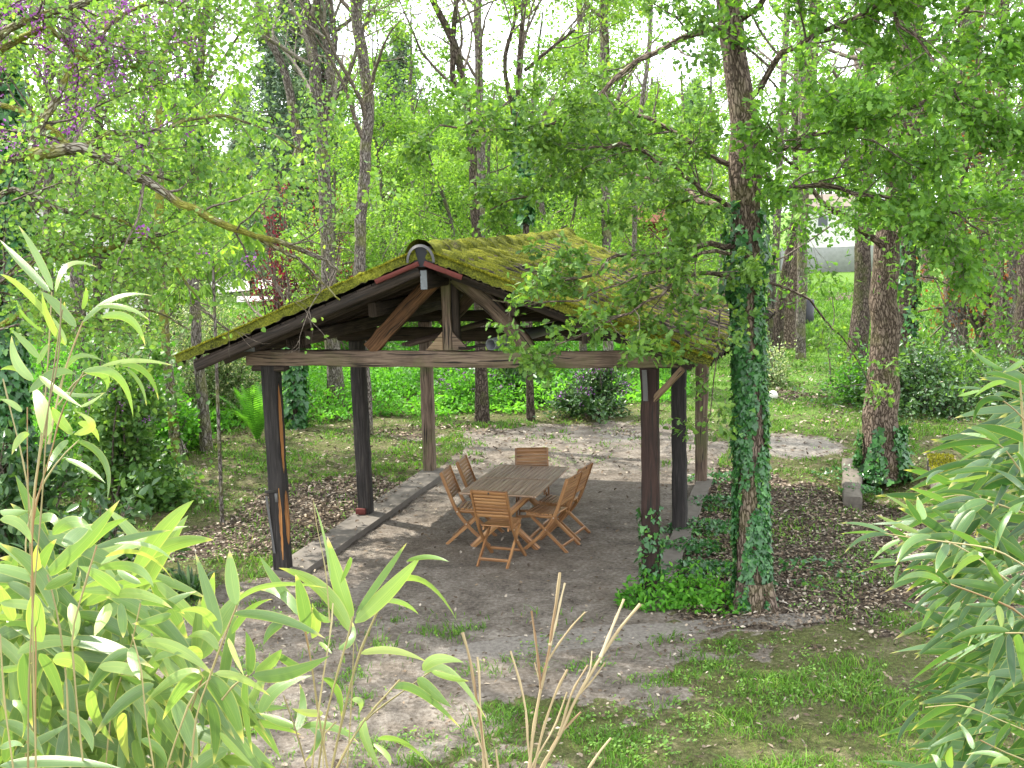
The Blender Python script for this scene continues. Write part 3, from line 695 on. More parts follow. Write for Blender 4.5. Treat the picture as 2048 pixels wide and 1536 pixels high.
def leaves(m, pos, d, size, shape, up=.6, jit=.5, rnd=None, R=None, facing=None):
    """scatter leaves: pos (N,3), growth direction d (N,3); blade normals lean upwards"""
    N = len(pos); V0, F0 = shape
    d = nrm(d+R_.normal(0, jit, (N, 3))); nn = R_.normal(0, .75, (N, 3))
    if facing is not None: nn = nn*.45+facing
    else: nn = nn*(1-up*.5)+np.array([0, 0, up*1.4])
    x = nrm(np.cross(d, nn)); z = np.cross(x, d)
    sz = (size*R_.uniform(.6, 1.25, N) if np.isscalar(size) else size)[:, None, None]
    P = pos[:, None]+sz*(x[:, None]*V0[None, :, :1]+d[:, None]*V0[None, :, 1:2]+z[:, None]*V0[None, :, 2:])
    k = len(V0); r = np.clip(R_.normal(.5, .22, N), 0, 1) if rnd is None else rnd
    off = (np.arange(N)*k)[:, None, None]; byk = {}
    for f in F0: byk.setdefault(len(f), []).append(f)
    first = True
    Vf = P.reshape(-1, 3); Rf = np.repeat(r, k)
    for kk, fs in byk.items():
        F = (np.array(fs)[None]+off).reshape(-1, kk)
        if first: m.add(Vf, F, None, Rf); base = m.n-len(Vf); first = False
        else: m.ch.append((np.zeros((0, 3)), F+base, np.zeros((F.shape[0], kk, 2)), np.zeros(0), None))
    return m
R_ = np.random.default_rng(99)
def visible(P, marg=120):
    q = P2(P); return (q[:, 2] > .3) & (q[:, 0] > -marg) & (q[:, 0] < 2048+marg) & (q[:, 1] > -marg) & (q[:, 1] < 1536+marg)

MT['grass'] = leafmat('grass_blades', [(0, (.030, .075, .010)), (.5, (.065, .165, .018)), (.85, (.13, .27, .03)), (1, (.27, .29, .09))], .38, .55, .2, (1.3, 1.35, .8))
MT['litter'] = leafmat('fallen_leaves', [(0, (.05, .038, .027)), (.4, (.125, .093, .067)), (.75, (.25, .20, .15)), (1, (.46, .41, .34))], .12, .75, .15, (1, 1, 1))

# grass blades
def scatter(n, x0, x1, y0, y1, power=1.0):
    # density falls with distance so blades stay comparable in the picture
    u = R_.random(n); y = y0*(y1/y0)**u if power else R_.uniform(y0, y1, n)
    x = R_.uniform(-1, 1, n)*(y*.50+1.5)+y*.02
    return x, y
def tuftmask(x, y): return fbm(x+40, y+40, 1.9, 51, 3)
x, y = scatter(460000, 0, 0, 5.8, 60)
d_, l_, s_, n1_, n2_ = zones(x, y); tm = tuftmask(x, y)
rear = sm(y, 22, 28)
pr_ = np.clip((1-d_*1.08)*(1-l_*.88)*(1-s_*.97)*(.18+1.5*sm(tm, .36, .62)*(1-rear)+.9*rear), 0, 1)+.035*(s_ < .3)*(tm > .55)*(y < 13)
tdirt = fbm(x+40, y+40, 3.1, 77, 3)
a_, b_ = shedc(x, y); pr_ += .7*sm(tdirt, .56, .66)*d_*((b_ < -.9) | (b_ > 5.6))*(s_ < .8)
keep = R_.random(len(x)) < pr_
keep &= ~((a_ > -.15) & (a_ < SW+.25) & (b_ > -.6) & (b_ < D1+D2+.3))
x, y, tm = x[keep], y[keep], tm[keep]; N = len(x)
z = gh(x, y)
hgt = (.022+.045*sm(tm, .4, .75))*R_.uniform(.5, 1.5, N)*(1+sm(y, 24, 40)*1.6)
lean = R_.normal(0, .55, (N, 2)); w_ = np.clip(hgt*.085, .0016, .005)*np.clip(y/9, 1, 7)
az = R_.uniform(0, pi, N); sx, sy = np.cos(az)*w_, np.sin(az)*w_
b0 = np.stack([x-sx, y-sy, z-.005], 1); b1 = np.stack([x+sx, y+sy, z-.005], 1)
m0 = np.stack([x+lean[:, 0]*hgt*.5, y+lean[:, 1]*hgt*.5, z+hgt*.65], 1)
tp = np.stack([x+lean[:, 0]*hgt*1.4, y+lean[:, 1]*hgt*1.4, z+hgt], 1)
sd = np.stack([sx, sy, sx*0], 1)*.7
V = np.stack([b0, b1, m0+sd, m0-sd, tp], 1).reshape(-1, 3); o5 = (np.arange(N)*5)[:, None]
r = np.clip(R_.normal(.45, .2, N)+.25*(fbm(x+40, y+40, .8, 3)-.5)*2, 0, 1)
m = M(); m.add(V, np.array([[0, 1, 2, 3]])+o5, None, np.repeat(r, 5)); m.ch.append((np.zeros((0, 3)), np.array([[3, 2, 4]])+o5, np.zeros((N, 3, 2)), np.zeros(0), None))
tag(m.build('grass', MT['grass'], loc=(0, 10, 0)), 'short green grass growing in patches over the yard', 'grass', kind='stuff')
# little weeds and clover
x, y = scatter(26000, 0, 0, 6, 30); d_, l_, s_, n1_, n2_ = zones(x, y); tw = fbm(x+40, y+40, 1.3, 61, 3); a_, b_ = shedc(x, y)
tdirt = fbm(x+40, y+40, 3.1, 77, 3)
kp_ = (R_.random(len(x)) < sm(tw, .45, .62)*(1-d_)*(1-s_)*.8+.7*sm(tdirt, .57, .66)*d_*((b_ < -.9) | (b_ > 5.6))) & ~((a_ > -.15) & (a_ < SW+.25) & (b_ > -.6) & (b_ < D1+D2+.3))
x, y = x[kp_], y[kp_]; N = len(x)
cl = np.repeat(np.arange(N), 4); px_ = np.stack([x[cl], y[cl], gh(x[cl], y[cl])+.008], 1)+np.abs(R_.normal(0, 1, (4*N, 3)))*[0, 0, .022]+R_.normal(0, .02, (4*N, 3))*[1, 1, 0]
MT['weed'] = leafmat('weed_leaves', [(0, (.05, .12, .02)), (.5, (.10, .22, .04)), (1, (.20, .34, .07))], .38, .5, .25)
m = M(); leaves(m, px_, R_.normal(0, 1, (4*N, 3))*[1, 1, .3]+[0, 0, .3], .034, shape_quad2(.7), up=.9)
tag(m.build('weeds', MT['weed'], loc=(0, 10, 0)), 'low broad-leaved weeds and clover among the grass', 'weeds', kind='stuff')
# leaf litter
x, y = scatter(190000, 0, 0, 6, 34); d_, l_, s_, n1_, n2_ = zones(x, y)
a_, b_ = shedc(x, y)
kp_ = R_.random(len(x)) < np.clip(l_*.9+.06+.12*(y > 16)*(y < 30)*(1-d_)+.05*d_*((b_ > 5) | (a_ < 1) | (a_ > 3.6)), 0, 1)*np.where((a_ > .2) & (a_ < SW-.2) & (b_ > -.8) & (b_ < 5.4), .5, 1)
x, y = x[kp_], y[kp_]; N = len(x)
z0 = np.where((shedc(x, y)[0] > -.12) & (shedc(x, y)[0] < .30) & (shedc(x, y)[1] > -.1) & (shedc(x, y)[1] < 5.2), .082, gh(x, y)+.006)
p = np.stack([x, y, z0+R_.random(N)*.022], 1)
sz = R_.uniform(.028, .075, N)*np.clip(y/14, .85, 1.5)
m = M(); dd = R_.normal(0, 1, (N, 3))*[1, 1, .28]
leaves(m, p, dd, sz, (np.array([(0, 0, 0), (-.27, .4, .14), (0, .5, .0), (.27, .4, .14), (0, 1, .12), (-.16, .75, .15), (.16, .75, .15)]), [(0, 2, 1), (0, 3, 2), (1, 2, 4, 5), (2, 3, 6, 4)]), up=.9, jit=.1, rnd=R_.random(N)**1.15)
tag(m.build('leaf_litter', MT['litter'], loc=(0, 10, 0)), 'brown fallen oak leaves scattered beside the shelter and under the trees', 'leaf litter', kind='stuff')
# ================================================================ tree toolkit
def rel(P, t):
    """interpolate polylines P (k,n,3) at t (k,m) in 0..1 -> pos, tangent"""
    k, n, _ = P.shape; x = t*(n-1); i = np.clip(x.astype(int), 0, n-2); f = (x-i)[..., None]; kk = np.arange(k)[:, None]
    a, b = P[kk, i], P[kk, i+1]; return a*(1-f)+b*f, nrm(b-a)
def subs(P, Rr, m_, n2, L, ang=.9, trop=0.0, flat=1.0, wob=.16, tmin=.25, taper=.75, rr=.5, endr=.25):
    P = np.asarray(P); k = P.shape[0]; Rr = np.asarray(Rr)
    t = (np.arange(m_)[None]+R_.random((k, m_)))/m_*(1-tmin)+tmin
    pos, tan = rel(P, t); pos = pos.reshape(-1, 3); tan = tan.reshape(-1, 3)
    ri = np.stack([np.interp(t[i], np.linspace(0, 1, Rr.shape[1]), Rr[i]) for i in range(k)]).ravel()
    pr = nrm(np.cross(tan, R_.normal(0, 1, tan.shape))*[1, 1, flat])
    a = (ang+R_.normal(0, .18, len(tan)))[:, None]
    d = nrm(tan*np.cos(a)+pr*np.sin(a))
    Ln = L*R_.uniform(.6, 1.2, len(tan))*(1-taper*.75*t.ravel())
    out = [pos]; p = pos.copy()
    for j in range(n2-1):
        d = nrm(d+R_.normal(0, wob, d.shape)*[1, 1, .6+.4*flat]+[0, 0, trop]); p = p+d*(Ln/(n2-1))[:, None]; out.append(p)
    Q = np.stack(out, 1); r0 = np.clip(ri*rr, .003, None)
    return Q, r0[:, None]*np.linspace(1, endr, n2)[None]
def leafpts(P, m_, t0=.2, spread=.05):
    k = len(P); t = R_.uniform(t0, 1, (k, m_)); pos, tan = rel(P, t)
    pos = pos.reshape(-1, 3)+R_.normal(0, spread, (k*m_, 3)); tan = tan.reshape(-1, 3)
    return pos, nrm(tan+R_.normal(0, .8, tan.shape))
def taperr(n, r0, r1, flare=0.0):
    t = np.linspace(0, 1, n); r = r0+(r1-r0)*t
    return r*(1+flare*np.exp(-t*n*.55))
def px_path(pts, d): return np.array([W(x, y, d if np.isscalar(d) else d[i]) for i, (x, y) in enumerate(pts)])

MT['bark_oak'] = bark('oak_bark', (.035, .025, .018), (.13, .095, .07), (.27, .21, .165), 1.0, moss=(.12, .13, .03), mossamt=.25)
MT['bark_grey'] = bark('grey_bark', (.05, .04, .032), (.15, .125, .105), (.30, .27, .24), 1.0, moss=(.17, .18, .05), mossamt=.6)
MT['bark_dark'] = bark('dark_bark', (.022, .016, .012), (.075, .055, .042), (.16, .13, .105), 1.0, moss=(.07, .085, .02), mossamt=.5)
MT['bark_mossy'] = bark('mossy_bark', (.05, .04, .025), (.16, .13, .09), (.36, .34, .28), 1.4, moss=(.22, .22, .035), mossamt=.95, mlo=.44)
MT['twig'] = bark('twig_bark', (.05, .04, .032), (.13, .105, .08), (.26, .22, .18), 2.0, strength=.3)
MT['twig_pale'] = bark('pale_twig', (.12, .10, .08), (.25, .22, .18), (.42, .38, .33), 2.0, strength=.3)
MT['oakleaf'] = leafmat('oak_leaves', [(0, (.030, .080, .015)), (.4, (.060, .14, .024)), (.75, (.105, .21, .034)), (1, (.18, .29, .05))], .42, .5, .3)
MT['oakleaf2'] = leafmat('brighter_oak_leaves', [(0, (.032, .090, .014)), (.5, (.070, .175, .024)), (1, (.15, .29, .040))], .45, .5, .25)  # leaf greens raised to brighten the crowns on the right
MT['lime'] = leafmat('spring_leaves', [(0, (.06, .15, .022)), (.5, (.115, .235, .035)), (1, (.21, .35, .055))], .45, .5, .25)
MT['redbud'] = leafmat('redbud_leaves', [(0, (.05, .13, .025)), (.5, (.10, .21, .04)), (1, (.20, .31, .06))], .45, .45, .35)
MT['ivy'] = leafmat('ivy_leaves', [(0, (.008, .040, .012)), (.5, (.022, .10, .022)), (.85, (.050, .17, .030)), (1, (.10, .24, .04))], .22, .32, .5)
MT['midleaf'] = leafmat('mid_green_leaves', [(0, (.025, .075, .016)), (.5, (.055, .14, .026)), (1, (.14, .25, .05))], .35, .42, .4)
MT['midspring'] = leafmat('mixed_spring_leaves', [(0, (.045, .12, .018)), (.5, (.09, .195, .03)), (1, (.18, .31, .045))], .45, .5, .2)
MT['darkleaf'] = leafmat('dark_evergreen_leaves', [(0, (.012, .04, .012)), (.6, (.03, .085, .02)), (1, (.08, .16, .04))], .22, .4, .45)
MT['conifer'] = leafmat('conifer_needles', [(0, (.045, .085, .055)), (.6, (.085, .145, .085)), (1, (.13, .20, .11))], .2, .7, .1)
MT['redleaf'] = leafmat('red_maple_leaves', [(0, (.06, .008, .018)), (.5, (.14, .018, .035)), (1, (.26, .04, .06))], .4, .5, .2, (1.5, 1, 1))
MT['copper'] = leafmat('copper_leaves', [(0, (.14, .05, .02)), (.5, (.28, .11, .04)), (1, (.42, .20, .07))], .4, .6, .2, (1.4, 1.1, .8))
MT['purple'] = leafmat('purple_blossom', [(0, (.15, .03, .20)), (.5, (.30, .08, .38)), (1, (.50, .22, .58))], .3, .6, .2, (1.2, 1, 1.2))
MT['varieg'] = leafmat('pale_flecked_leaves', [(0, (.045, .11, .03)), (.5, (.11, .19, .07)), (.8, (.32, .37, .2)), (1, (.5, .5, .36))], .3, .45, .3)
MT['undergrowth'] = leafmat('undergrowth_leaves', [(0, (.03, .11, .012)), (.5, (.06, .21, .02)), (1, (.12, .32, .035))], .45, .5, .2)

def ivy_on(path, rad, n, t0, t1, size, root, parent=None, dens_top=1.0, thick=.05, name='ivy'):
    """ivy leaves hugging a trunk polyline"""
    path = np.asarray(path)[None]; t = t0+(t1-t0)*R_.random((1, n))**dens_top; pos, tan = rel(path, t); pos = pos[0]; tan = tan[0]
    r = np.interp(t[0], np.linspace(0, 1, len(rad)), rad)
    A = nrm(np.cross(tan, [1, .2, 0])); B = np.cross(tan, A); th = R_.uniform(0, 2*pi, n)
    # streaky cover: ivy climbs in ragged vertical bands
    cov = fbm(th*1.3+50, t[0]*9+50, 1.2, 71, 3); kp = cov > .34+.25*np.clip((t[0]-t0)/(t1-t0)-.55, 0, 1)
    out = A*np.cos(th)[:, None]+B*np.sin(th)[:, None]
    pos = pos+out*(r+.01+np.abs(R_.normal(0, thick, n)))[:, None]
    m = M(); leaves(m, pos[kp], (-tan*.6+out*.25+[0, 0, -.3])[kp], size*R_.choice([.55, .8, 1., 1.45], int(kp.sum()), p=[.25, .3, .3, .15]), IVY, facing=out[kp]*1.6+[0, 0, .3], jit=.45)
    return m.build(name, MT['ivy'], root, parent)

def crown_from(limbs, rad, spec, root, leafmat_, shape, leafsize, twigmat='twig', name_c='crown', up=.5, spread=.06, jit=.5):
    """limbs: list of (n,3) arrays with the same n ; spec: list of dicts for subs levels"""
    P = np.stack([resample(l, 12) for l in limbs]); Rr = np.stack([np.interp(np.linspace(0, 1, 12), np.linspace(0, 1, len(r)), r) for r in rad])
    m = M(); allp = []
    for q, sp in enumerate(spec[:-1]):
        P, Rr = subs(P, Rr, **sp)
        v = tubes(P, Rr, sides=5 if q == 0 else 3); m.add(*v)
    ends = spec[-1]
    lp, ld = leafpts(P, ends['m'], ends.get('t0', .15), spread)
    if ends.get('cull', 0):
        kp = visible(lp, 200) | (R_.random(len(lp)) > ends['cull']); lp, ld = lp[kp], ld[kp]
    m.build('branches', MT[twigmat], root)
    mm = M(); leaves(mm, lp, ld, leafsize, shape, up=up, jit=jit); c = mm.build(name_c, MT[leafmat_], root); return c

def trunk_tree(name, lab, cat, stems, spec, leafm, shape, leafsize, barkm='bark_grey', group=None, base=None, sides=12, flare=.5, limbs=None, up=.5, spread=.08, twigmat='twig', crown_stems=True, tlow=None):
    """stems: list of (pts3d, r0, r1)"""
    b = np.array(stems[0][0][0], float) if base is None else base
    root = empty(name, tuple(b), lab, cat, group)
    m = M(); LS, RS = [], []
    for pts, r0, r1 in stems:
        p = resample(pts, 22); p[1:-1] += R_.normal(0, r0*.10, (20, 3)); r = taperr(22, r0, r1, flare if pts[0][2] < .5 else 0)*(1+R_.normal(0, .035, 22))
        m.add(*tubes(p, r, sides)); LS.append(p); RS.append(r)
    tr = m.build('trunk', MT[barkm], root)
    if limbs:
        for pts, r0, r1 in limbs:
            p = resample(pts, 14); p[1:-1] += R_.normal(0, r0*.3, (12, 3)); r = taperr(14, r0, r1)
            mm = M(); mm.add(*tubes(p, r, 8)); mm.build('limb', MT[barkm], root); LS.append(p); RS.append(r)
    if not crown_stems: LS, RS = LS[len(stems):], RS[len(stems):]
    if tlow: LS = [resample(l[int(len(l)*tlow):], 12) if i < len(stems) else l for i, l in enumerate(LS)]
    crown_from(LS, RS, spec, root, leafm, shape, leafsize, twigmat, up=up, spread=spread)
    return root, LS, RS
DIA = shape_quad2(.62)

# ================================================================ big ivy-clad oak right of the shelter
bA = G(1508, 1212); dA = depth(bA)
tA = px_path([(1506, 1225), (1502, 1000), (1500, 800), (1494, 600), (1491, 420), (1488, 250), (1466, 90), (1452, -60), (1440, -420)], dA); tA[0][2] = -.1
oak = empty('ivy_oak', tuple(bA), 'large oak with ivy-covered trunk standing just right of the shelter roof', 'tree')
r_ = np.array([.205, .165, .155, .15, .148, .146, .146, .146, .146, .15, .155, .155, .15, .14, .135, .13, .13, .125, .12, .12, .11, .10, .09, .08])
pA = resample(tA, 90); rA = np.interp(np.linspace(0, 1, 90), np.linspace(0, 1, len(r_)), r_)*(1+.03*np.sin(np.arange(90)*.7)+R_.normal(0, .012, 90))
rA += .03*np.exp(-((np.arange(90)-int(90*.55))/2.5)**2)
m = M(); m.add(*tubes(pA, rA, 26)); trA = m.build('trunk', MT['bark_oak'], oak)
m = M()   # root flare
for a in np.linspace(0, 2*pi, 7)[:-1]:
    q = np.array([cos(a+.4), sin(a+.4), 0]); m.add(*tubes(np.array([bA+q*.10+[0, 0, .26], bA+q*.15+[0, 0, .10], bA+q*.21+[0, 0, .0], bA+q*.30+[0, 0, -.06]]), np.array([.10, .09, .06, .02]), 8))
m.build('roots', MT['bark_oak'], oak)
ivy_on(pA, rA, 12500, .0, .43, .048, oak, dens_top=1.1, thick=.016)
ivy_on(pA, rA, 500, .38, .50, .08, oak, thick=.05)
Dn = lambda pts, dd: px_path(pts, dd)
limbsA = [
 (Dn([(1475, 488), (1400, 496), (1333, 508), (1270, 512), (1215, 530), (1130, 560)], [dA, 11.3, 10.9, 10.6, 10.3, 10.0]), .045, .012),
 (Dn([(1480, 420), (1406, 402), (1345, 372), (1290, 352), (1215, 345), (1120, 330)], [dA, 12.2, 12.8, 13.3, 13.8, 14.2]), .05, .014),
 (Dn([(1478, 420), (1428, 398), (1370, 350), (1300, 307), (1230, 290), (1160, 300)], [dA, 11.5, 11.2, 11.0, 10.8, 10.6]), .04, .012),
 (Dn([(1470, 60), (1390, 70), (1270, 125), (1160, 219), (1070, 258), (985, 265), (880, 250)], [dA, 11.2, 11.0, 10.8, 10.7, 10.6, 10.6]), .05, .012),
 (Dn([(1482, 560), (1430, 545), (1385, 548), (1300, 600), (1210, 650), (1110, 690)], [dA, 11.2, 10.8, 10.4, 10.1, 9.9]), .035, .008),
 (Dn([(1480, 500), (1380, 520), (1260, 560), (1150, 600), (1040, 610), (985, 600)], [dA, 10.8, 10.2, 9.9, 9.7, 9.7]), .03, .006),
 (Dn([(1485, 640), (1450, 610), (1436, 650), (1432, 720), (1425, 790), (1410, 860)], [dA, 11.1, 10.8, 10.7, 10.7, 10.7]), .018, .005),
 (Dn([(1460, 330), (1380, 280), (1300, 240), (1200, 215), (1080, 380), (980, 420)], [dA, 11.6, 11.8, 11.9, 12.0, 12.1]), .04, .010),
 (Dn([(1500, 330), (1560, 300), (1640, 270), (1740, 250), (1850, 200), (1960, 150)], [dA, 11.0, 10.6, 10.3, 10.0, 9.8]), .05, .012),
 (Dn([(1495, 200), (1560, 120), (1650, 60), (1760, 10), (1880, -40), (1980, -80)], [dA, 11.2, 10.8, 10.4, 10.2, 10.0]), .05, .015),
 (Dn([(1510, 395), (1590, 370), (1680, 380), (1780, 400), (1880, 420), (1980, 470)], [dA, 11.3, 11.0, 10.8, 10.6, 10.4]), .04, .010),
 (Dn([(1520, 560), (1600, 590), (1650, 640), (1700, 690), (1730, 740), (1745, 800)], [dA, 12, 12.4, 12.8, 13.0, 13.2]), .022, .006),
 (Dn([(1480, 40), (1560, -30), (1700, -80), (1800, 40), (1860, 100), (1930, 220)], [dA, 11.0, 10.4, 10.0, 9.8, 9.7]), .05, .01),
]
LA, RA = [], []
for i, (pts, r0, r1) in enumerate(limbsA):
    p = resample(pts, 14); p[1:-1] += R_.normal(0, r0*.5, (12, 3)); r = taperr(14, r0*.72, r1*.8); LA.append(p); RA.append(r)
    m = M(); m.add(*tubes(p, r, 8)); m.build('limb', MT['bark_oak'], oak)
def addcrown(idx, spec, mat_, size, shape=OAK, spread=.05):
    crown_from([LA[i] for i in idx], [RA[i] for i in idx], spec, oak, mat_, shape, size, up=.55, spread=spread)
addcrown([0, 4], [dict(m_=11, n2=7, L=.8, ang=.95, trop=-.03, flat=.4, wob=.18, tmin=.12, taper=.5, rr=.45), dict(m_=6, n2=5, L=.36, ang=.8, trop=-.03, flat=.5, wob=.2, tmin=.3, rr=.55), dict(m=22, t0=.25)], 'oakleaf', .075, spread=.035)
addcrown([1, 2, 3, 7], [dict(m_=15, n2=7, L=1.0, ang=.95, trop=-.02, flat=.5, wob=.18, tmin=.12, taper=.5, rr=.45), dict(m_=7, n2=5, L=.42, ang=.8, trop=-.03, flat=.5, wob=.2, tmin=.2, rr=.55), dict(m=26, t0=.2)], 'oakleaf', .072)
addcrown([5], [dict(m_=12, n2=6, L=.65, ang=.85, trop=-.06, flat=.5, wob=.18, tmin=.15, taper=.5, rr=.45), dict(m_=5, n2=5, L=.26, ang=.8, trop=-.05, flat=.5, wob=.2, tmin=.2, rr=.55), dict(m=13, t0=.3)], 'oakleaf', .072)
addcrown([6, 11], [dict(m_=8, n2=6, L=.5, ang=.85, trop=-.08, flat=.7, wob=.25, tmin=.25, taper=.5, rr=.45), dict(m_=3, n2=5, L=.25, ang=.8, trop=-.05, flat=.6, wob=.2, tmin=.3, rr=.6), dict(m=12, t0=.4)], 'oakleaf', .075)
addcrown([8, 9, 10, 12], [dict(m_=14, n2=7, L=1.25, ang=.95, trop=-.02, flat=.55, wob=.18, tmin=.1, taper=.4, rr=.45), dict(m_=8, n2=5, L=.5, ang=.8, trop=-.03, flat=.5, wob=.2, tmin=.2, rr=.55), dict(m=34, t0=.2)], 'oakleaf2', .078)
# unseen upper crown of the oak, added above the picture to shade the right foreground
def high(root, c0, r0, tips, spec, leafm, size, shape):
    LL, RR = [], []
    for tp in tips:
        p = resample(np.array([c0, (np.array(c0)*.5+np.array(tp)*.5)+[0, 0, .5], tp]), 12); p[1:-1] += R_.normal(0, .05, (10, 3)); r = taperr(12, r0, .02); LL.append(p); RR.append(r)
        m = M(); m.add(*tubes(p, r, 7)); m.build('limb', MT['bark_dark'], root)
    crown_from(LL, RR, spec, root, leafm, shape, size, spread=.1)
HSPEC = [dict(m_=8, n2=6, L=1.9, ang=.9, flat=.6, tmin=.15, taper=.4, rr=.4), dict(m_=6, n2=4, L=.8, ang=.8, wob=.2, tmin=.2, rr=.5), dict(m=26)]
cA = pA[-1]
high(oak, cA, .09, [cA+np.array(q) for q in [(3, 1, 1.5), (-2.6, -.5, 1.8), (.5, -3, 1.6), (0, 3, 1.8), (-1.5, -2.2, 2.6), (2, -1.8, 2.8), (0, 0, 3.5)]], HSPEC, 'oakleaf2', .10, OAKS)
# ivy on the front right post
pp = np.linspace(S(SW, -.02, 0), S(SW-.01, -.02, .98), 12)
ivy_on(pp, np.full(12, .095), 330, 0, 1, .055, rt, thick=.012, name='post_ivy')

# ================================================================ second ivy tree and the wood on the right
def simple(px, base_y, pts, r0, r1, lab, leafm='oakleaf2', barkm='bark_dark', spec=None, size=.085, shape=OAKS, ivy=None, name='oak_tree', cat='tree', tlow=.45, flare=.5, group='trees on the lawn right of the shelter', up=.5, gz=None, lims=None):
    b = G(px, base_y); d = depth(b)
    P = px_path([(px, base_y+6)]+pts, d); P[0] = b-[0, 0, .1]
    rt_, L, Rr = trunk_tree(name, lab, cat, [(P, r0, r1)], spec or (SPEC_STD if base_y > 780 else SPEC_LITE), leafm, shape, size, barkm, group, base=b, sides=14, flare=flare, tlow=tlow, up=up,
        limbs=[(px_path(q, [d+(i_*dz) for i_ in range(len(q))]), a_, b__) for q, dz, a_, b__ in (lims or [])])
    if ivy: ivy_on(resample(P, 22), taperr(22, r0, r1, flare), *ivy, rt_)
    return rt_, P, d
SPEC_STD = [dict(m_=11, n2=7, L=3.2, ang=1.15, trop=.01, flat=.6, wob=.15, tmin=.15, taper=.3, rr=.35), dict(m_=7, n2=5, L=1.2, ang=.8, flat=.7, wob=.2, tmin=.2, rr=.5), dict(m_=4, n2=4, L=.5, ang=.7, trop=-.02, wob=.2, tmin=.3, rr=.5), dict(m=10)]
SPEC_LITE = [dict(m_=9, n2=6, L=2.6, ang=1.0, trop=.02, flat=.7, wob=.15, tmin=.2, taper=.4, rr=.35), dict(m_=6, n2=5, L=1.0, ang=.8, flat=.8, wob=.2, tmin=.3, rr=.5), dict(m_=3, n2=4, L=.45, ang=.7, wob=.2, tmin=.3, rr=.5), dict(m=5)]
simple(1765, 945, [(1764, 880), (1766, 780), (1768, 640), (1775, 500), (1790, 400), (1800, 250), (1815, 100), (1830, -300)], .235, .12, 'stout tree with reddish bark and dark ivy round its base beside the old foundation walls', barkm='bark_oak', ivy=(1500, .0, .085, .085), tlow=.36,
       lims=[([(1780, 480), (1840, 430), (1900, 400), (1960, 300), (2040, 280)], -.6, .07, .02), ([(1775, 500), (1700, 440), (1640, 400), (1590, 330), (1540, 300)], -.5, .06, .015), ([(1800, 300), (1870, 200), (1950, 160), (2060, 110)], -.9, .07, .02), ([(1780, 430), (1850, 480), (1930, 520), (2000, 560)], -.3, .05, .012)])
simple(1708, 766, [(1712, 700), (1722, 600), (1728, 450), (1735, 300), (1740, 100), (1748, -200)], .20, .11, 'slim dark tree leaning slightly, just left behind the ivy-based tree', tlow=.4)
simple(1813, 712, [(1813, 650), (1816, 560), (1822, 420), (1828, 250), (1835, 50), (1840, -200)], .22, .12, 'short-looking brown trunk right behind the ivy-based tree', tlow=.4, ivy=(500, .05, .4, .16), name='oak_tree')
simple(1908, 700, [(1910, 650), (1914, 560), (1920, 420), (1925, 250), (1930, 50), (1935, -200)], .24, .13, 'grey lichened trunk with a flared mossy foot on the bright lawn', barkm='bark_grey', tlow=.42, flare=.9)
simple(1994, 728, [(1995, 660), (1997, 560), (2000, 420), (2002, 250), (2010, -100)], .12, .08, 'thin pale pole-like trunk near the right edge of the lawn', barkm='bark_oak', tlow=.4, flare=.1)
simple(2048, 800, [(2046, 700), (2050, 560), (2055, 420), (2060, 250), (2070, -100)], .2, .12, 'dark trunk cut by the right picture edge above the bamboo', tlow=.35)
simple(1566, 695, [(1572, 620), (1590, 520), (1600, 420), (1610, 300), (1625, 100), (1640, -200)], .25, .13, 'brown trunk leaning right on the lawn behind the ivy oak', barkm='bark_oak', tlow=.5, spec=SPEC_LITE)
simple(1552, 712, [(1562, 600), (1580, 500), (1592, 400), (1590, 250), (1600, 50)], .13, .08, 'thin dark stem grown together beside the leaning brown trunk', tlow=.5, spec=SPEC_LITE)
simple(1604, 600, [(1606, 540), (1604, 450), (1606, 300), (1600, 100), (1602, -100)], .16, .1, 'distant straight grey trunk in front of the grey wall', barkm='bark_grey', tlow=.5, spec=SPEC_LITE, size=.11)
simple(1852, 566, [(1852, 540), (1850, 480), (1848, 350), (1850, 100)], .25, .15, 'distant reddish trunk far right beyond the bright lawn', barkm='bark_oak', tlow=.4, spec=SPEC_LITE, size=.12)
simple(1896, 612, [(1896, 570), (1894, 480), (1892, 300), (1890, 60)], .14, .1, 'pale thin trunk touching the left side of the mossy-footed tree', barkm='bark_oak', tlow=.5, spec=SPEC_LITE, size=.12)
simple(1960, 585, [(1962, 520), (1958, 400), (1950, 200), (1950, -50)], .3, .2, 'broad dark trunk in the shade far right behind the lawn', tlow=.35, size=.12)
simple(1662, 775, [(1660, 730), (1656, 690), (1668, 640), (1664, 590)], .022, .008, 'slender grey sapling with few leaves on the lawn', barkm='bark_grey', name='sapling', cat='sapling', spec=[dict(m_=6, n2=5, L=.8, ang=.6, wob=.2, tmin=.4), dict(m_=3, n2=4, L=.3), dict(m=2)], size=.06, tlow=None, flare=0, group=None)

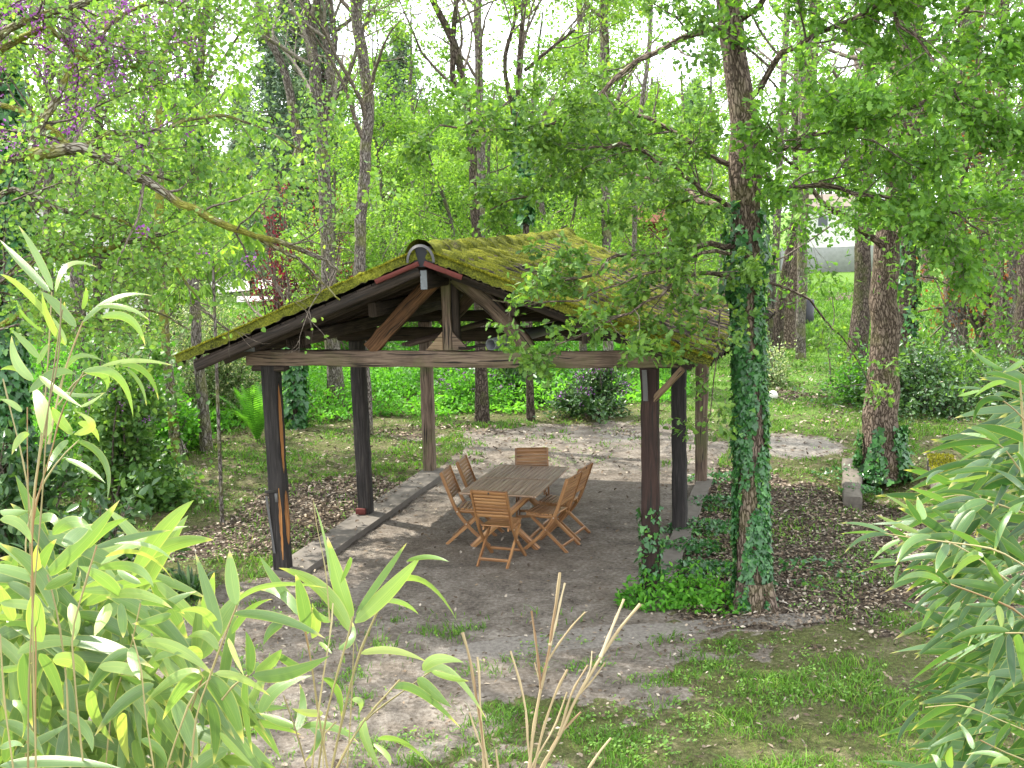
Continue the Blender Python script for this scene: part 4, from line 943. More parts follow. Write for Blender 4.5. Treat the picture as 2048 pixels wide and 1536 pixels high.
# ================================================================ woodland trunks behind and left of the shelter
SPEC_SP = [dict(m_=8, n2=7, L=3.0, ang=.7, trop=.05, flat=1, wob=.16, tmin=.3, taper=.5, rr=.45), dict(m_=7, n2=6, L=1.5, ang=.7, trop=.03, wob=.2, tmin=.2, rr=.5), dict(m_=4, n2=4, L=.6, ang=.7, wob=.2, tmin=.2, rr=.5), dict(m=4, t0=.3)]
SPEC_BARE = SPEC_SP[:-1]+[dict(m=1, t0=.7)]
SPEC_MID = SPEC_SP[:-1]+[dict(m=7, t0=.2)]
GW = 'tall woodland trees behind the shelter'
def wt(base, stems, lab, d, barkm='bark_grey', spec=SPEC_SP, leafm='lime', size=.10, name='woodland_tree', ivy=None, shape=DIA, group=GW, twig='twig', limbs=None):
    """stems: list of (pixel pts top-down order reversed = bottom->top, width px bottom, width px top) all at forward depth d"""
    bx = G(*base) if base[1] > 470 else W(*base, d)
    b = W(base[0], 768, d); b[2] = 0.0
    b = np.array([W(base[0], base[1], d)[0], W(base[0], base[1], d)[1], 0.0])
    # follow the sight column down to the ground
    st = []
    for pts, w0, w1 in stems:
        P = px_path(pts, d)
        if pts[0] == 'g': pass
        st.append((P, w0*d/CF/2, w1*d/CF/2))
    P0 = st[0][0]; foot = P0[0].copy(); foot[2] = -.1
    st[0] = (np.vstack([foot, P0]), st[0][1], st[0][2])
    r, L, Rr = trunk_tree(name, lab, 'tree', st, spec, leafm, shape, size, barkm, group, base=np.array([foot[0], foot[1], 0.]), sides=10, flare=.3, tlow=.35, twigmat=twig,
        limbs=[(px_path(q, d), a*d/CF/2, c*d/CF/2) for q, a, c in (limbs or [])])
    if ivy: ivy_on(resample(st[0][0], 22), taperr(22, st[0][1], st[0][2], .3), *ivy, r)
    global P_LAST; P_LAST = st[0][0]
    return r
wt((650, 330), [([(655, 480), (648, 330), (640, 230), (628, 120), (620, 60), (605, -20), (600, -150)], 32, 20), ([(640, 330), (650, 250), (662, 150), (655, 80), (638, 20), (632, -60)], 24, 10), ([(655, 160), (668, 90), (662, 20), (655, -60)], 16, 10), ([(600, 330), (590, 240), (560, 120), (530, 60), (515, 0), (510, -80)], 20, 10), ([(665, 65), (700, 40), (722, 10), (730, -30)], 9, 6), ([(640, 270), (668, 200), (700, 140), (725, 60), (740, 20)], 12, 7)],
   'bare many-stemmed tree with grey curving trunks against the white sky, left of centre', 24, spec=SPEC_BARE, size=.07, twig='twig_pale')
wt((730, 560), [([(718, 560), (722, 420), (732, 300), (738, 200), (725, 110), (712, 20), (705, -150)], 24, 22)], 'single upright mossy trunk behind the left end of the ridge', 21, barkm='bark_grey', spec=SPEC_SP, size=.07)
wt((945, 400), [([(950, 420), (935, 220), (905, 80), (865, 0), (840, -80)], 24, 12), ([(942, 205), (915, 180), (905, 100), (912, 0), (910, -100)], 14, 8)], 'forked dark trunk leaning left above the middle of the shelter roof', 22, barkm='bark_dark')
wt((958, 400), [([(962, 420), (962, 220), (957, 100), (954, 0), (950, -150)], 19, 16)], 'straight grey trunk crossing the forked leaning one above the roof', 27, spec=SPEC_BARE, size=.08)
wt((1035, 350), [([(1050, 420), (1040, 250), (1036, 140), (1045, 60), (1050, -60)], 16, 10), ([(1050, 140), (1110, 90), (1150, 60)], 8, 5), ([(1030, 240), (1010, 120), (1030, 30), (1025, -60)], 10, 7)], 'twisted tree with bright ivy clump, above the centre of the roof', 22, barkm='bark_dark', ivy=(1500, .45, .72, .13), spec=SPEC_MID)
wt((1210, 350), [([(1212, 420), (1214, 220), (1210, 100), (1207, 0), (1206, -150)], 20, 17)], 'tall straight trunk right of the roof centre', 26, spec=SPEC_MID)
wt((1165, 350), [([(1166, 400), (1165, 130), (1160, 40), (1155, -100)], 14, 12)], 'slim trunk half hidden in leaves above the roof', 32, spec=SPEC_MID)
wt((1290, 300), [([(1270, 420), (1285, 200), (1298, 100), (1303, -100)], 11, 9)], 'thin tilted trunk against the sky left of the big oak', 30, spec=SPEC_SP)
wt((1600, 330), [([(1604, 420), (1604, 160), (1602, 50), (1600, -100)], 18, 16)], 'grey trunk against the sky just right of the big oak', 30, spec=SPEC_MID)
wt((400, 300), [([(385, 500), (388, 330), (400, 130), (412, 30), (430, -60)], 22, 16), ([(392, 130), (372, 80), (400, 40), (425, -10), (450, -60)], 14, 8)], 'thick trunk with a curved side limb, upper left against the sky', 20, spec=SPEC_SP, ivy=(500, .6, .8, .12))
wt((330, 300), [([(318, 430), (320, 300), (318, 170), (335, 60), (350, -40)], 20, 14)], 'leaning mossy trunk left of the curved-limb tree', 19, spec=SPEC_MID, barkm='bark_mossy')
wt((285, 300), [([(283, 430), (285, 250), (292, 120), (300, -60)], 10, 7)], 'narrow straight stem among the redbud leaves', 22, spec=SPEC_MID)
wt((195, 480), [([(196, 620), (198, 400), (198, 230), (195, 100), (198, -60)], 20, 16)], 'straight brown trunk in front of the white house', 21, spec=SPEC_MID, barkm='bark_dark')
wt((150, 480), [([(158, 640), (150, 400), (140, 230), (140, 100), (130, -60)], 28, 24)], 'stout trunk in front of the left part of the white house', 19, spec=SPEC_MID)
wt((100, 400), [([(95, 640), (98, 400), (92, 230), (100, 100), (90, -60)], 24, 20)], 'brown trunk near the left edge behind the blossoming branches', 21, spec=SPEC_MID)
wt((12, 400), [([(15, 800), (18, 400), (10, 200), (5, 60), (0, -100)], 52, 40)], 'trunk smothered in dark ivy at the left picture edge', 14, spec=SPEC_MID, barkm='bark_dark', ivy=(9000, .0, .98, .11))
iv = [o for o in bpy.data.objects if o.get('label', '') == 'trunk smothered in dark ivy at the left picture edge'][0]
cI = np.array(P_LAST[-1]); cI = np.array([cI[0], cI[1], 8.2])
m = M(); m.add(*tubes(np.array([P_LAST[-1], cI+[0, 0, .4]]), np.array([.2, .15]), 8)); m.build('trunk', MT['bark_dark'], iv)
high(iv, cI, .12, [cI+np.array(q) for q in [(4.5, -.5, 1.2), (3.6, -2.6, 1.5), (1.5, -3.6, 1.6), (-2, -2.5, 1.8), (2.5, 2.2, 2.2), (5.6, -2.0, 2.0), (-3, 1, 2), (1.5, -.5, 3.4)]], HSPEC, 'oakleaf2', .11, DIA)  # out-of-frame crown, added to cast dappled shade on the front soil
wt((590, 840), [([(592, 840), (590, 740), (588, 660)], 26, 22)], 'short ivy-wrapped stump behind the front left post', 22.5, spec=SPEC_BARE, barkm='bark_dark', ivy=(1600, 0, .98, .13), name='ivy_stump', group=None)
wt((1530, 300), [([(1545, 560), (1552, 480), (1560, 300), (1570, 100), (1580, -60)], 16, 12)], 'pale trunk directly right of the big oak trunk', 34, spec=SPEC_MID, barkm='bark_grey')
# ================================================================ redbud with mossy leaning limb (left)
rb_d = 9.5
rbud = empty('redbud_tree', tuple(W(-60, 1100, 9.0)*[1, 1, 0]), 'redbud with round pale leaves, purple blossom and a long mossy limb reaching the roof', 'tree')
mainb = [((-60, 1000), (-55, 700), (-60, 450), (0, 330), (90, 300), (150, 300)), ((60, 310), (150, 295), (225, 325), (330, 385), (430, 440), (520, 478), (610, 505), (680, 545)),
         ((520, 478), (560, 500), (600, 520), (640, 560), (680, 600)), ((150, 300), (60, 230), (-20, 200), (-60, 120)),
         ((90, 520), (150, 512), (200, 500), (260, 480), (330, 470)), ((-60, 640), (0, 560), (60, 525), (90, 520)),
         ((150, 300), (220, 270), (310, 262), (380, 240), (430, 232), (520, 255), (600, 300)), ((60, 300), (120, 180), (180, 90), (260, 20), (360, -20)), ((-60, 450), (20, 380), (120, 420), (240, 440), (340, 520), (400, 600)),
         ((-60, 700), (20, 640), (110, 620), (200, 640), (300, 620), (380, 660)), ((0, 100), (90, 60), (200, 130), (300, 130), (380, 110)), ((-60, 120), (20, 60), (120, 20), (240, -10), (340, 5), (372, 14))]
rr0 = [.07, .048, .018, .03, .03, .03, .028, .035, .03, .03, .03, .035]; rr1 = [.045, .014, .006, .015, .02, .02, .006, .01, .006, .006, .006, .02]
LB, RB = [], []
for i, q in enumerate(mainb):
    dd = [9.0+.1*j-.25*(i % 3) for j in range(len(q))]
    if i == 0: dd = [9.0]*len(q)
    if i in (1, 2): dd = [8.3+.05*j+(.3 if i == 2 else 0) for j in range(len(q))]
    p = px_path(q, dd)
    if i == 0: p[0][2] = -.1
    p = resample(p, 20); p[1:-1] += R_.normal(0, rr0[i]*.25, (18, 3)); r = taperr(20, rr0[i], rr1[i])*(1+R_.normal(0, .07, 20)); LB.append(p); RB.append(r)
    m = M(); m.add(*tubes(p, r, 10)); m.build('limb' if i else 'trunk', MT['bark_mossy'], rbud)
sel = [3, 4, 6, 7, 8, 9, 10, 11, 5, 1]
P = np.stack([resample(LB[i], 12) for i in sel]); Rr = np.stack([np.interp(np.linspace(0, 1, 12), np.linspace(0, 1, 20), RB[i]) for i in sel])
P1, R1 = subs(P, Rr, 11, 7, 1.15, ang=.95, flat=.8, wob=.2, tmin=.05, taper=.3, rr=.35); P2_, R2 = subs(P1, R1, 6, 5, .5, ang=.8, wob=.25, tmin=.2, rr=.5)
m = M(); m.add(*tubes(P1, R1, 4)); m.add(*tubes(P2_, R2, 3)); m.build('branches', MT['twig'], rbud)
lp, ld = leafpts(P2_, 30, .15, .07); kp = visible(lp, 150)
# thin out where the far garden shows through
q = P2(lp); kp &= ~((q[:, 1] > 560-(q[:, 0]-360)*.35) & (q[:, 0] > 330)) | (R_.random(len(lp)) < .06); kp &= (q[:, 1] < 690) | (R_.random(len(lp)) < .15)
m = M(); leaves(m, lp[kp], ld[kp]+[0, 0, -.4], .034, HEART, up=.5); m.build('crown', MT['redbud'], rbud)
# blossom clusters along bare wood
cp, cd = leafpts(P1, 6, .05, .03); q = P2(cp); cp = cp[(((q[:, 1] < 300) & (q[:, 0] < 400) & (R_.random(len(cp)) < .55)) | ((R_.random(len(cp)) < .04) & (q[:, 0] < 560) & (q[:, 1] < 560))) & (q[:, 0] > -20) & (q[:, 1] > 0)]
bl = np.repeat(cp, 34, 0)+R_.normal(0, .036, (len(cp)*34, 3)); m = M(); leaves(m, bl, R_.normal(0, 1, bl.shape), .030, DIA); m.build('blossom', MT['purple'], rbud)

# ================================================================ shrubs and understorey
def bush(name, lab, base, rx, rz, n, leafm, size, shape=DIA, stems=14, lean=(0, 0), cat='shrub', group=None, flowers=None, hollow=.35, twig='twig', up=.5, clump=26, ry=None):
    b = G(*base) if len(base) == 2 else np.array(base, float)
    root = empty(name, tuple(b), lab, cat, group); ry = ry or rx
    C = nrm(R_.normal(0, 1, (clump, 3))*[1, 1, .9]); C[:, 2] = np.abs(C[:, 2])*1.15-.12
    C = C*R_.uniform(hollow+.15, 1, (clump, 1))*[rx, ry, rz]+b+[0, 0, rz*.12]
    m = M(); paths = []
    for c in C:
        st = b+R_.normal(0, .12*rx, 3)*[1, 1, 0]; mid = (st+c)/2+R_.normal(0, .08*rx, 3)+[0, 0, rz*.08]; paths.append(resample(np.array([st, mid, c]), 6))
    P = np.stack(paths); Rr = np.tile(np.linspace(.012, .005, 6)*(1+rz*.4), (len(P), 1)); m.add(*tubes(P, Rr, 4))
    Pb, Rb = subs(P, Rr, 6, 5, .38*rx, ang=.9, wob=.25, tmin=.3, rr=.6); m.add(*tubes(Pb, Rb, 3)); m.build('stems', MT[twig], root)
    ends, dd = leafpts(Pb, max(1, int(n*.75/len(Pb))), .2, .07*rx)
    k = int(n*.25); cc = C[R_.integers(0, clump, k)]; e2 = cc+R_.normal(0, .17*rx, (k, 3)); e2[:, 2] = np.abs(e2[:, 2])
    pos = np.concatenate([ends, e2]); d = np.concatenate([dd, nrm(e2-b)]); pos[:, 2] = np.maximum(pos[:, 2], .03)
    m = M(); leaves(m, pos, d, size, shape, up=up); m.build('leaves', MT[leafm], root)
    if flowers:
        fm, fn, fs = flowers; top = C[C[:, 2] > b[2]+rz*.45]; f0 = top[R_.integers(0, len(top), fn)]+R_.normal(0, .12*rx, (fn, 3)); fl = np.repeat(f0, 12, 0)+R_.normal(0, .04, (fn*12, 3))
        m = M(); leaves(m, fl, R_.normal(0, 1, fl.shape), fs, DIA); m.build('flowers', MT[fm], root)
    return root
# plants behind the shelter
bush('honesty_plant', 'bushy dark green plant with violet flowers behind the right end of the shelter', (1195, 832), .85, 1.0, 4600, 'darkleaf', .10, OVAL, flowers=('purple', 75, .042), cat='flowering plant')
bush('flowering_plant', 'small plant with a few violet flowers behind the middle of the shelter', (940, 815), .9, .7, 2600, 'undergrowth', .08, OVAL, flowers=('purple', 20, .04), cat='flowering plant')
bush('laurel_shrub', 'dark glossy-leaved shrub under the tie beam, behind the chairs', (1030, 800), .9, 1.0, 1200, 'darkleaf', .17, OVAL)
bush('lilac_shrub', 'lilac with dark leaves and purple panicles left of the lawn', (250, 1010), 1.1, 2.3, 9000, 'midleaf', .075, HEART, flowers=('purple', 16, .035))
bush('leafy_shrub', 'thicket of white-flecked foliage left of the shelter eave', (310, 850), 2.4, 3.0, 26000, 'varieg', .055, DIA)
bush('leafy_shrub', 'rounded shrub of white-flecked leaves touching the low left eave', (450, 830), 1.6, 2.6, 14000, 'varieg', .055, DIA)
bush('leafy_shrub', 'pale-leaved branching shrub at the left border of the lawn', (350, 905), 1.0, 1.6, 4200, 'undergrowth', .075, HEART, twig='twig_pale')
bush('rhododendron', 'rhododendron with large leathery leaves at the left picture edge', (30, 1130), .9, 1.75, 1900, 'darkleaf', .15, OVAL)
bush('rhododendron', 'low rhododendron with leathery leaves behind the left bamboo', (200, 1190), .8, 1.1, 1100, 'darkleaf', .14, OVAL)
bush('evergreen_shrub', 'spreading shrub with glossy pale-tipped leaves on the right lawn', (1880, 815), 2.3, 1.15, 9500, 'darkleaf', .10, OVAL, ry=1.6)
bush('evergreen_shrub', 'small bright green shrub at the foot of the slim dark tree', (1735, 800), 1.0, .9, 2600, 'undergrowth', .08, OVAL)
bush('evergreen_shrub', 'light shrub between the big oak and the bright lawn', (1540, 770), .8, 1.1, 2400, 'varieg', .07, OVAL)
bush('leafy_shrub', 'bramble clump in the dark corner behind the left bamboo', (120, 960), 1.6, 2.4, 9000, 'undergrowth', .07, DIA)
bush('red_maple', 'dark red maple glowing behind the shrubs, left of the ridge', (565, 735), 1.15, 5.4, 5200, 'redleaf', .09, DIA, cat='tree', clump=40)
bush('red_maple', 'smaller red maple half hidden right behind the bare many-stemmed tree', (672, 735), 1.0, 5.2, 2600, 'redleaf', .085, DIA, cat='tree', clump=30)
bush('copper_tree', 'rusty orange-leaved tree beyond the roof, left of the big oak', (1290, 545), 5.0, 7.2, 9000, 'copper', .17, DIA, cat='tree', clump=36)
bush('copper_tree', 'orange-brown foliage tree high in the upper right corner', (1990, 700), 2.4, 9.5, 3000, 'copper', .12, DIA, cat='tree', clump=50)
bush('hazel_shrub', 'tall airy lime green shrub behind the left roof slope', (700, 715), 2.3, 4.6, 30000, 'lime', .07, DIA, twig='twig_pale', clump=60, up=.8)
bush('hazel_shrub', 'tall airy lime green shrub behind the roof ridge', (800, 690), 4.0, 5.6, 46000, 'lime', .075, DIA, twig='twig_pale', clump=70, up=.8)
bush('hazel_shrub', 'green shrub rising behind the middle of the roof', (1020, 680), 3.8, 6.2, 40000, 'midspring', .085, DIA, clump=60)
bush('hazel_shrub', 'green shrub behind the far right part of the roof', (1240, 665), 3.4, 5.0, 26000, 'lime', .085, DIA, clump=50)
# fern and tufted plants
def blades(name, lab, base, n, L, w, matn, spread=1.0, cat='plant', arch=1.0, up=1.0):
    b = G(*base); root = empty(name, tuple(b), lab, cat); t = np.linspace(0, 1, 7); m = M()
    for i in range(n):
        a = R_.uniform(0, 2*pi); l = L*R_.uniform(.6, 1.1); q = np.array([cos(a), sin(a), 0]); s0 = b+q*R_.uniform(0, .15)*spread
        out = R_.uniform(.2, 1)*spread
        c = s0+q*(out*l*.7*t**1.4)[:, None]+np.array([0, 0, 1])*(l*(up*t-arch*.45*out*t**2.4))[:, None]
        side = nrm(np.cross(q, [0, 0, 1])); ww = (w*np.sin(np.clip(t*.92+.08, 0, 1)*pi)**.7*.5)[:, None]
        V = np.stack([c-side*ww, c+side*ww], 1).reshape(-1, 3); F = [(2*j, 2*j+1, 2*j+3, 2*j+2) for j in range(6)]; m.add(V, F, None, R_.random())
    m.build('leaves', MT[matn], root); return root
def fern(lab, base, n, L):
    b = G(*base); root = empty('fern', tuple(b), lab, 'fern'); t = np.linspace(0, 1, 26); m = M()
    for i in range(n):
        a = R_.uniform(0, 2*pi); l = L*R_.uniform(.7, 1.1); q = np.array([cos(a), sin(a), 0]); out = R_.uniform(.25, .8)
        c = b+q*(out*l*t**1.3)[:, None]+np.array([0, 0, 1])*(l*(1.1*t-.5*out*t**2.5))[:, None]
        side = nrm(np.cross(q, [0, 0, 1])); r = R_.random()
        ww = l*.17*np.sin(np.clip(t*.95+.05, 0, 1)*pi)**.8; tg = nrm(np.gradient(c, axis=0))
        for s in (-1, 1):
            tip = c+s*side*ww[:, None]+tg*ww[:, None]*.35; e = tg*(l/26*.36)
            V = np.stack([c-e, c+e, tip], 1).reshape(-1, 3); m.add(V, np.arange(len(V)).reshape(-1, 3), None, r)
    m.build('fronds', MT['undergrowth'], root)
fern('tall fern tuft at the lawn edge left of the shelter', (515, 882), 26, 1.15)
blades('iris_clump', 'clump of dark strap leaves below the front left post', (380, 1195), 90, .42, .035, 'darkleaf', 1.2)
blades('tall_grass_clump', 'tall bright grass clump behind the left posts', (520, 790), 260, 1.3, .03, 'undergrowth', .9)
blades('tall_grass_clump', 'tall bright grass clump behind the middle of the shelter', (780, 790), 200, 1.0, .03, 'undergrowth', 1.2)
# ground cover at the feet of the front right post and the big oak
def cover(name, lab, spots, n, size, leafm, shape=OVAL, hgt=.25):
    m = M(); pp = []
    for (px, py), r, k in spots:
        c = G(px, py); a = R_.uniform(0, 2*pi, int(n*k)); q = np.sqrt(R_.random(len(a)))*r; h = np.abs(R_.normal(0, hgt*.5, len(a)))*(1-(q/r)**2)+.02
        pp.append(np.stack([c[0]+np.cos(a)*q, c[1]+np.sin(a)*q*.75, h], 1))
    pos = np.concatenate(pp); leaves(m, pos, R_.normal(0, 1, pos.shape)+[0, 0, .2], size, shape, up=.9)
    return tag(m.build(name, MT[leafm]), lab, 'ground cover', kind='stuff')
cover('periwinkle_cover', 'low bright green leaves round the foot of the front right post', [((1310, 1205), .42, .42), ((1370, 1190), .55, .4), ((1440, 1215), .4, .2)], 1500, .07, 'undergrowth', OVAL, .3)
cover('ivy_cover', 'dark creeping ivy on the ground beside the right posts', [((1370, 1100), .5, .2), ((1400, 1060), .5, .2), ((1390, 1145), .5, .2), ((1420, 1010), .5, .15), ((1700, 950), .6, .1), ((1720, 985), .3, .1), ((1590, 1150), .8, .08), ((1430, 960), .5, .1)], 2300, .055, 'ivy', IVY, .10)

# undergrowth behind the shelter: continuous thicket of nettles and brambles
N = 150000
y = R_.uniform(20, 42, N)**1.0; x = R_.uniform(-.46, .16, N)*y
q = P2(np.stack([x, y, x*0], 1)); edge = fbm(x+60, y+60, .35, 81)
near = 20.5+edge*4+sm(q[:, 0], 300, 950)*.6+sm(q[:, 0], 1000, 1500)*1.5
kp = (y > near) & ~((q[:, 0] > 1440)) & ~((q[:, 0] > 395) & (q[:, 0] < 560) & (y > 33)); x, y, near = x[kp], y[kp], near[kp]
h = (.25+1.1*fbm(x+60, y+60, .8, 82))*np.clip((y-near)/2.0, .15, 1)
p = np.stack([x, y, h*R_.random(len(x))**.6], 1)
rn = np.clip(.42+(fbm(x+60, y+60, .6, 85)-.5)*2.6+R_.normal(0, .12, len(x)), 0, 1)
m = M(); leaves(m, p, R_.normal(0, 1, p.shape)+[0, 0, .5], R_.uniform(.05, .13, len(x)), OVAL, up=.8, rnd=rn); tag(m.build('undergrowth', MT['undergrowth'], loc=(0, 25, 0)), 'bright green nettles and low brambles filling the ground behind the shelter', 'undergrowth', kind='stuff')

# ================================================================ leafy woodland further back
def generic(seed, H, spread_, n1, leafm, size, m_last, barkm='bark_grey', low=.2):
    """one free-standing woodland tree around the origin"""
    pts = np.array([(0, 0, -.1), (R_.normal(0, .15), R_.normal(0, .15), H*.3), (R_.normal(0, .4), R_.normal(0, .4), H*.65), (R_.normal(0, .6), R_.normal(0, .6), H)])
    spec = [dict(m_=n1, n2=7, L=spread_, ang=1.05, trop=.04, flat=.7, wob=.15, tmin=.02, taper=.8, rr=.4), dict(m_=7, n2=5, L=spread_*.42, ang=.8, wob=.2, tmin=.2, rr=.5), dict(m_=4, n2=4, L=spread_*.2, ang=.8, wob=.2, tmin=.2, rr=.5), dict(m=m_last, t0=.1)]
    return trunk_tree('woodland_tree', 'x', 'tree', [(pts, .18, .03)], spec, leafm, DIA, size, barkm, 'leafy woodland trees in the background', base=np.zeros(3), sides=8, tlow=low, spread=.12)[0]
protos = [generic(1, 13, 4.2, 16, 'lime', .16, 18), generic(2, 11, 3.8, 18, 'midspring', .16, 20), generic(3, 9, 3.2, 18, 'lime', .14, 18, low=.08), generic(4, 14, 4.6, 18, 'midspring', .17, 18)]
def conifer(H, Rb):
    root = empty('conifer', (0, 0, 0), 'x', 'tree', 'dark conifers in the background')
    m = M(); m.add(*tubes(np.linspace((0, 0, -.1), (0, 0, H), 10), np.linspace(.25, .03, 10), 8)); m.build('trunk', MT['bark_dark'], root)
    n = 170; z = H*(.1+.88*np.linspace(0, 1, n)); a = R_.uniform(0, 2*pi, n); L = Rb*(1-z/H)**.75+.3; L *= R_.uniform(.7, 1.15, n)
    t = np.linspace(0, 1, 6); q = np.stack([np.cos(a), np.sin(a), a*0], 1)
    P = np.stack([q*(L*tt)[:, None]+np.stack([z*0, z*0, z+L*(.18*tt-.42*tt**2)], 1) for tt in t], 1)
    m = M(); m.add(*tubes(P, np.tile(np.linspace(.04, .008, 6), (n, 1)), 3)); m.build('branches', MT['bark_dark'], root)
    pos, d = leafpts(P, 85, .12, .16); m = M(); leaves(m, pos, d+[0, 0, -.2], .34, shape_quad2(.28), up=.3); m.build('crown', MT['conifer'], root); return root
con = conifer(17, 3.6)
LABW = [
 # (px, depth, proto, scale, rot, label)
 (60, 30, 0, 1.0, .3, 'pale green tree behind the blossom near the left edge'), (230, 34, 3, .95, 2.1, 'fresh green tree behind the white house corner'),
 (330, 40, 0, .95, 4.0, 'pale green tree beyond the white house, left of the terrace'), (250, 27, 2, .72, 1.0, 'low lime tree behind the purple blossom'), (350, 26, 2, .8, 3.0, 'young lime tree behind the redbud limb'),
 (760, 36, 1, .95, 1.4, 'mid green tree behind the mossy single trunk'), (860, 42, 3, 1.05, .2, 'rounded green tree in the hollow above the ridge'), (980, 36, 1, .9, 5.0, 'leafy tree behind the crossing trunks'),
 (1090, 33, 0, .95, 2.6, 'light green tree behind the ivy-clumped one'), (1190, 40, 3, 1.0, 4.4, 'green tree right behind the tall straight trunk'), (1330, 36, 1, .85, .9, 'leafy tree seen left of the big oak trunk'),
 (1440, 44, 0, 1.0, 3.3, 'pale tree directly behind the big oak trunk'), (1660, 48, 1, .95, 1.8, 'leafy tree behind the sapling'), (1780, 40, 3, .95, 5.6, 'leafy tree beyond the ivy-based trunk'),
 (1900, 36, 1, 1.0, 2.2, 'dense green tree behind the mossy-footed trunk'), (2030, 30, 3, 1.0, .6, 'dense green tree at the right edge'), (140, 24, 2, .8, 5.0, 'small lime tree in front of the white house'),
 (660, 30, 2, .85, 2.9, 'low lime tree under the bare many-stemmed tree'), (900, 28, 2, .8, 4.9, 'low lime tree straight above the ridge'), (1160, 27, 2, .75, .4, 'small bright tree behind the roof corner'),
]
used = [0]*4
for px, d, k, s_, rz, lab in LABW:
    s_ *= .80
    if 1600 < px < 1960 and d > 30: d, s_ = 92+(px % 7)*2, s_*1.6
    o = protos[k] if not used[k] else copy_tree(protos[k]); used[k] += 1
    p = W(px, 500, d); o.location = (p[0], p[1], 0); o.rotation_euler.z = rz; o.scale = (s_, s_, s_); o['label'] = lab
for i, (px, d, s_, lab) in enumerate([(560, 58, .88, 'leftmost dark conifer behind the bare tree'), (612, 62, .98, 'tallest dark conifer behind the bare tree'), (665, 60, .92, 'dark conifer right of the bare tree stems'), (500, 66, .7, 'small conifer at the left of the conifer row'), (790, 66, .8, 'dark conifer peeping over the green tree hollow'), (820, 74, .95, 'farthest conifer above the hollow left of the forked trunk'), (1390, 75, .75, 'dark conifer far behind the big oak')]):
    o = con if i == 0 else copy_tree(con); p = W(px, 500, d); o.location = (p[0], p[1], 0); o.rotation_euler.z = i*1.3; o.scale = (s_, s_, s_); o['label'] = lab
# horse chestnut sapling with hand-shaped leaves
b = W(420, 700, 15)*[1, 1, 0]; hc = empty('horse_chestnut', tuple(b), 'young horse chestnut with drooping hand-shaped leaves among the redbud branches', 'tree')
tr = px_path([(420, 700), (425, 500), (420, 350), (415, 200)], 15); tr[0][2] = -.1; p = resample(tr, 16); m = M(); m.add(*tubes(p, taperr(16, .03, .012), 8)); m.build('trunk', MT['bark_grey'], hc)
P1, R1 = subs(p[None], taperr(16, .03, .012)[None], 34, 6, 1.3, ang=1.1, flat=.7, tmin=.5, taper=.2); m = M(); m.add(*tubes(P1, R1, 4)); m.build('branches', MT['twig'], hc)
hp, hd = leafpts(P1, 9, .35, .08); k = 6; ha = np.repeat(hp, k, 0); az = np.tile(np.arange(k)/k*2*pi, len(hp))+np.repeat(R_.uniform(0, 6, len(hp)), k)
dd = np.stack([np.cos(az), np.sin(az), np.full(len(az), -.75)], 1); m = M(); leaves(m, ha, dd, .17, shape_outline([(.06, .2), (.17, .65), (.12, .88)], .15, .3), up=.9, jit=.12, rnd=np.repeat(R_.random(len(hp)), k)); m.build('crown', MT['lime'], hc)

# far-off wood that closes the view
N = 240000; a = R_.uniform(-.62, .62, N); rr_ = R_.uniform(62, 105, N); x = np.tan(a)*rr_; y = rr_
top = 8.5+4.4*(fbm(x+200, y+200, .045, 91, 3)-.35)*2.2; q = P2(np.stack([x, y, x*0], 1))
top = top*np.where(q[:, 0] > 1500, 1.25, 1.0)*np.where((q[:, 0] > 380) & (q[:, 0] < 560), .8, 1)
z = top*R_.random(N)**.62
kp = ~((q[:, 0] > 380) & (q[:, 0] < 640) & (y < 84)) & ~((q[:, 0] > 1430) & (y < 90)); x, y, z = x[kp], y[kp], z[kp]
cx = np.round(x/3.1)*3.1; cy = np.round(y/3.1)*3.1; f = R_.random((len(x), 1))*.55
pos = np.stack([x+(cx-x)*.3*f[:, 0], y, z], 1)
MT['farwood'] = leafmat('far_leaves', [(0, (.03, .085, .02)), (.5, (.07, .15, .03)), (1, (.16, .26, .06))], .4, .6, .1)
rn = np.clip(.5+(fbm(x+200, z*2+200, .22, 93, 3)-.5)*2.4+R_.normal(0, .1, len(x)), 0, 1)
m = M(); leaves(m, pos, R_.normal(0, 1, pos.shape), R_.uniform(.25, .5, len(x)), DIA, rnd=rn)
tag(m.build('distant_wood', MT['farwood'], loc=(0, 80, 0)), 'far-off leafy wood closing the view beyond the lawn', 'wood', kind='stuff')
m = M(); nt_ = 110; a = R_.uniform(-.5, .5, nt_); rr_ = R_.uniform(58, 90, nt_); b = np.stack([np.tan(a)*rr_, rr_, rr_*0-.1], 1); q = P2(b)
b = b[~((q[:, 0] > 380) & (q[:, 0] < 620)) & ~(q[:, 0] > 1430)]; P = np.stack([b, b+R_.normal(0, .3, b.shape)*[1, 1, 0]+[0, 0, 5], b+R_.normal(0, .8, b.shape)*[1, 1, 0]+[0, 0, 11]], 1)
m.add(*tubes(P, np.tile([.2, .15, .06], (len(b), 1)), 6)); tag(m.build('distant_trunks', MT['bark_grey'], loc=(0, 80, 0)), 'bare stems standing within the far-off wood', 'wood', kind='stuff')

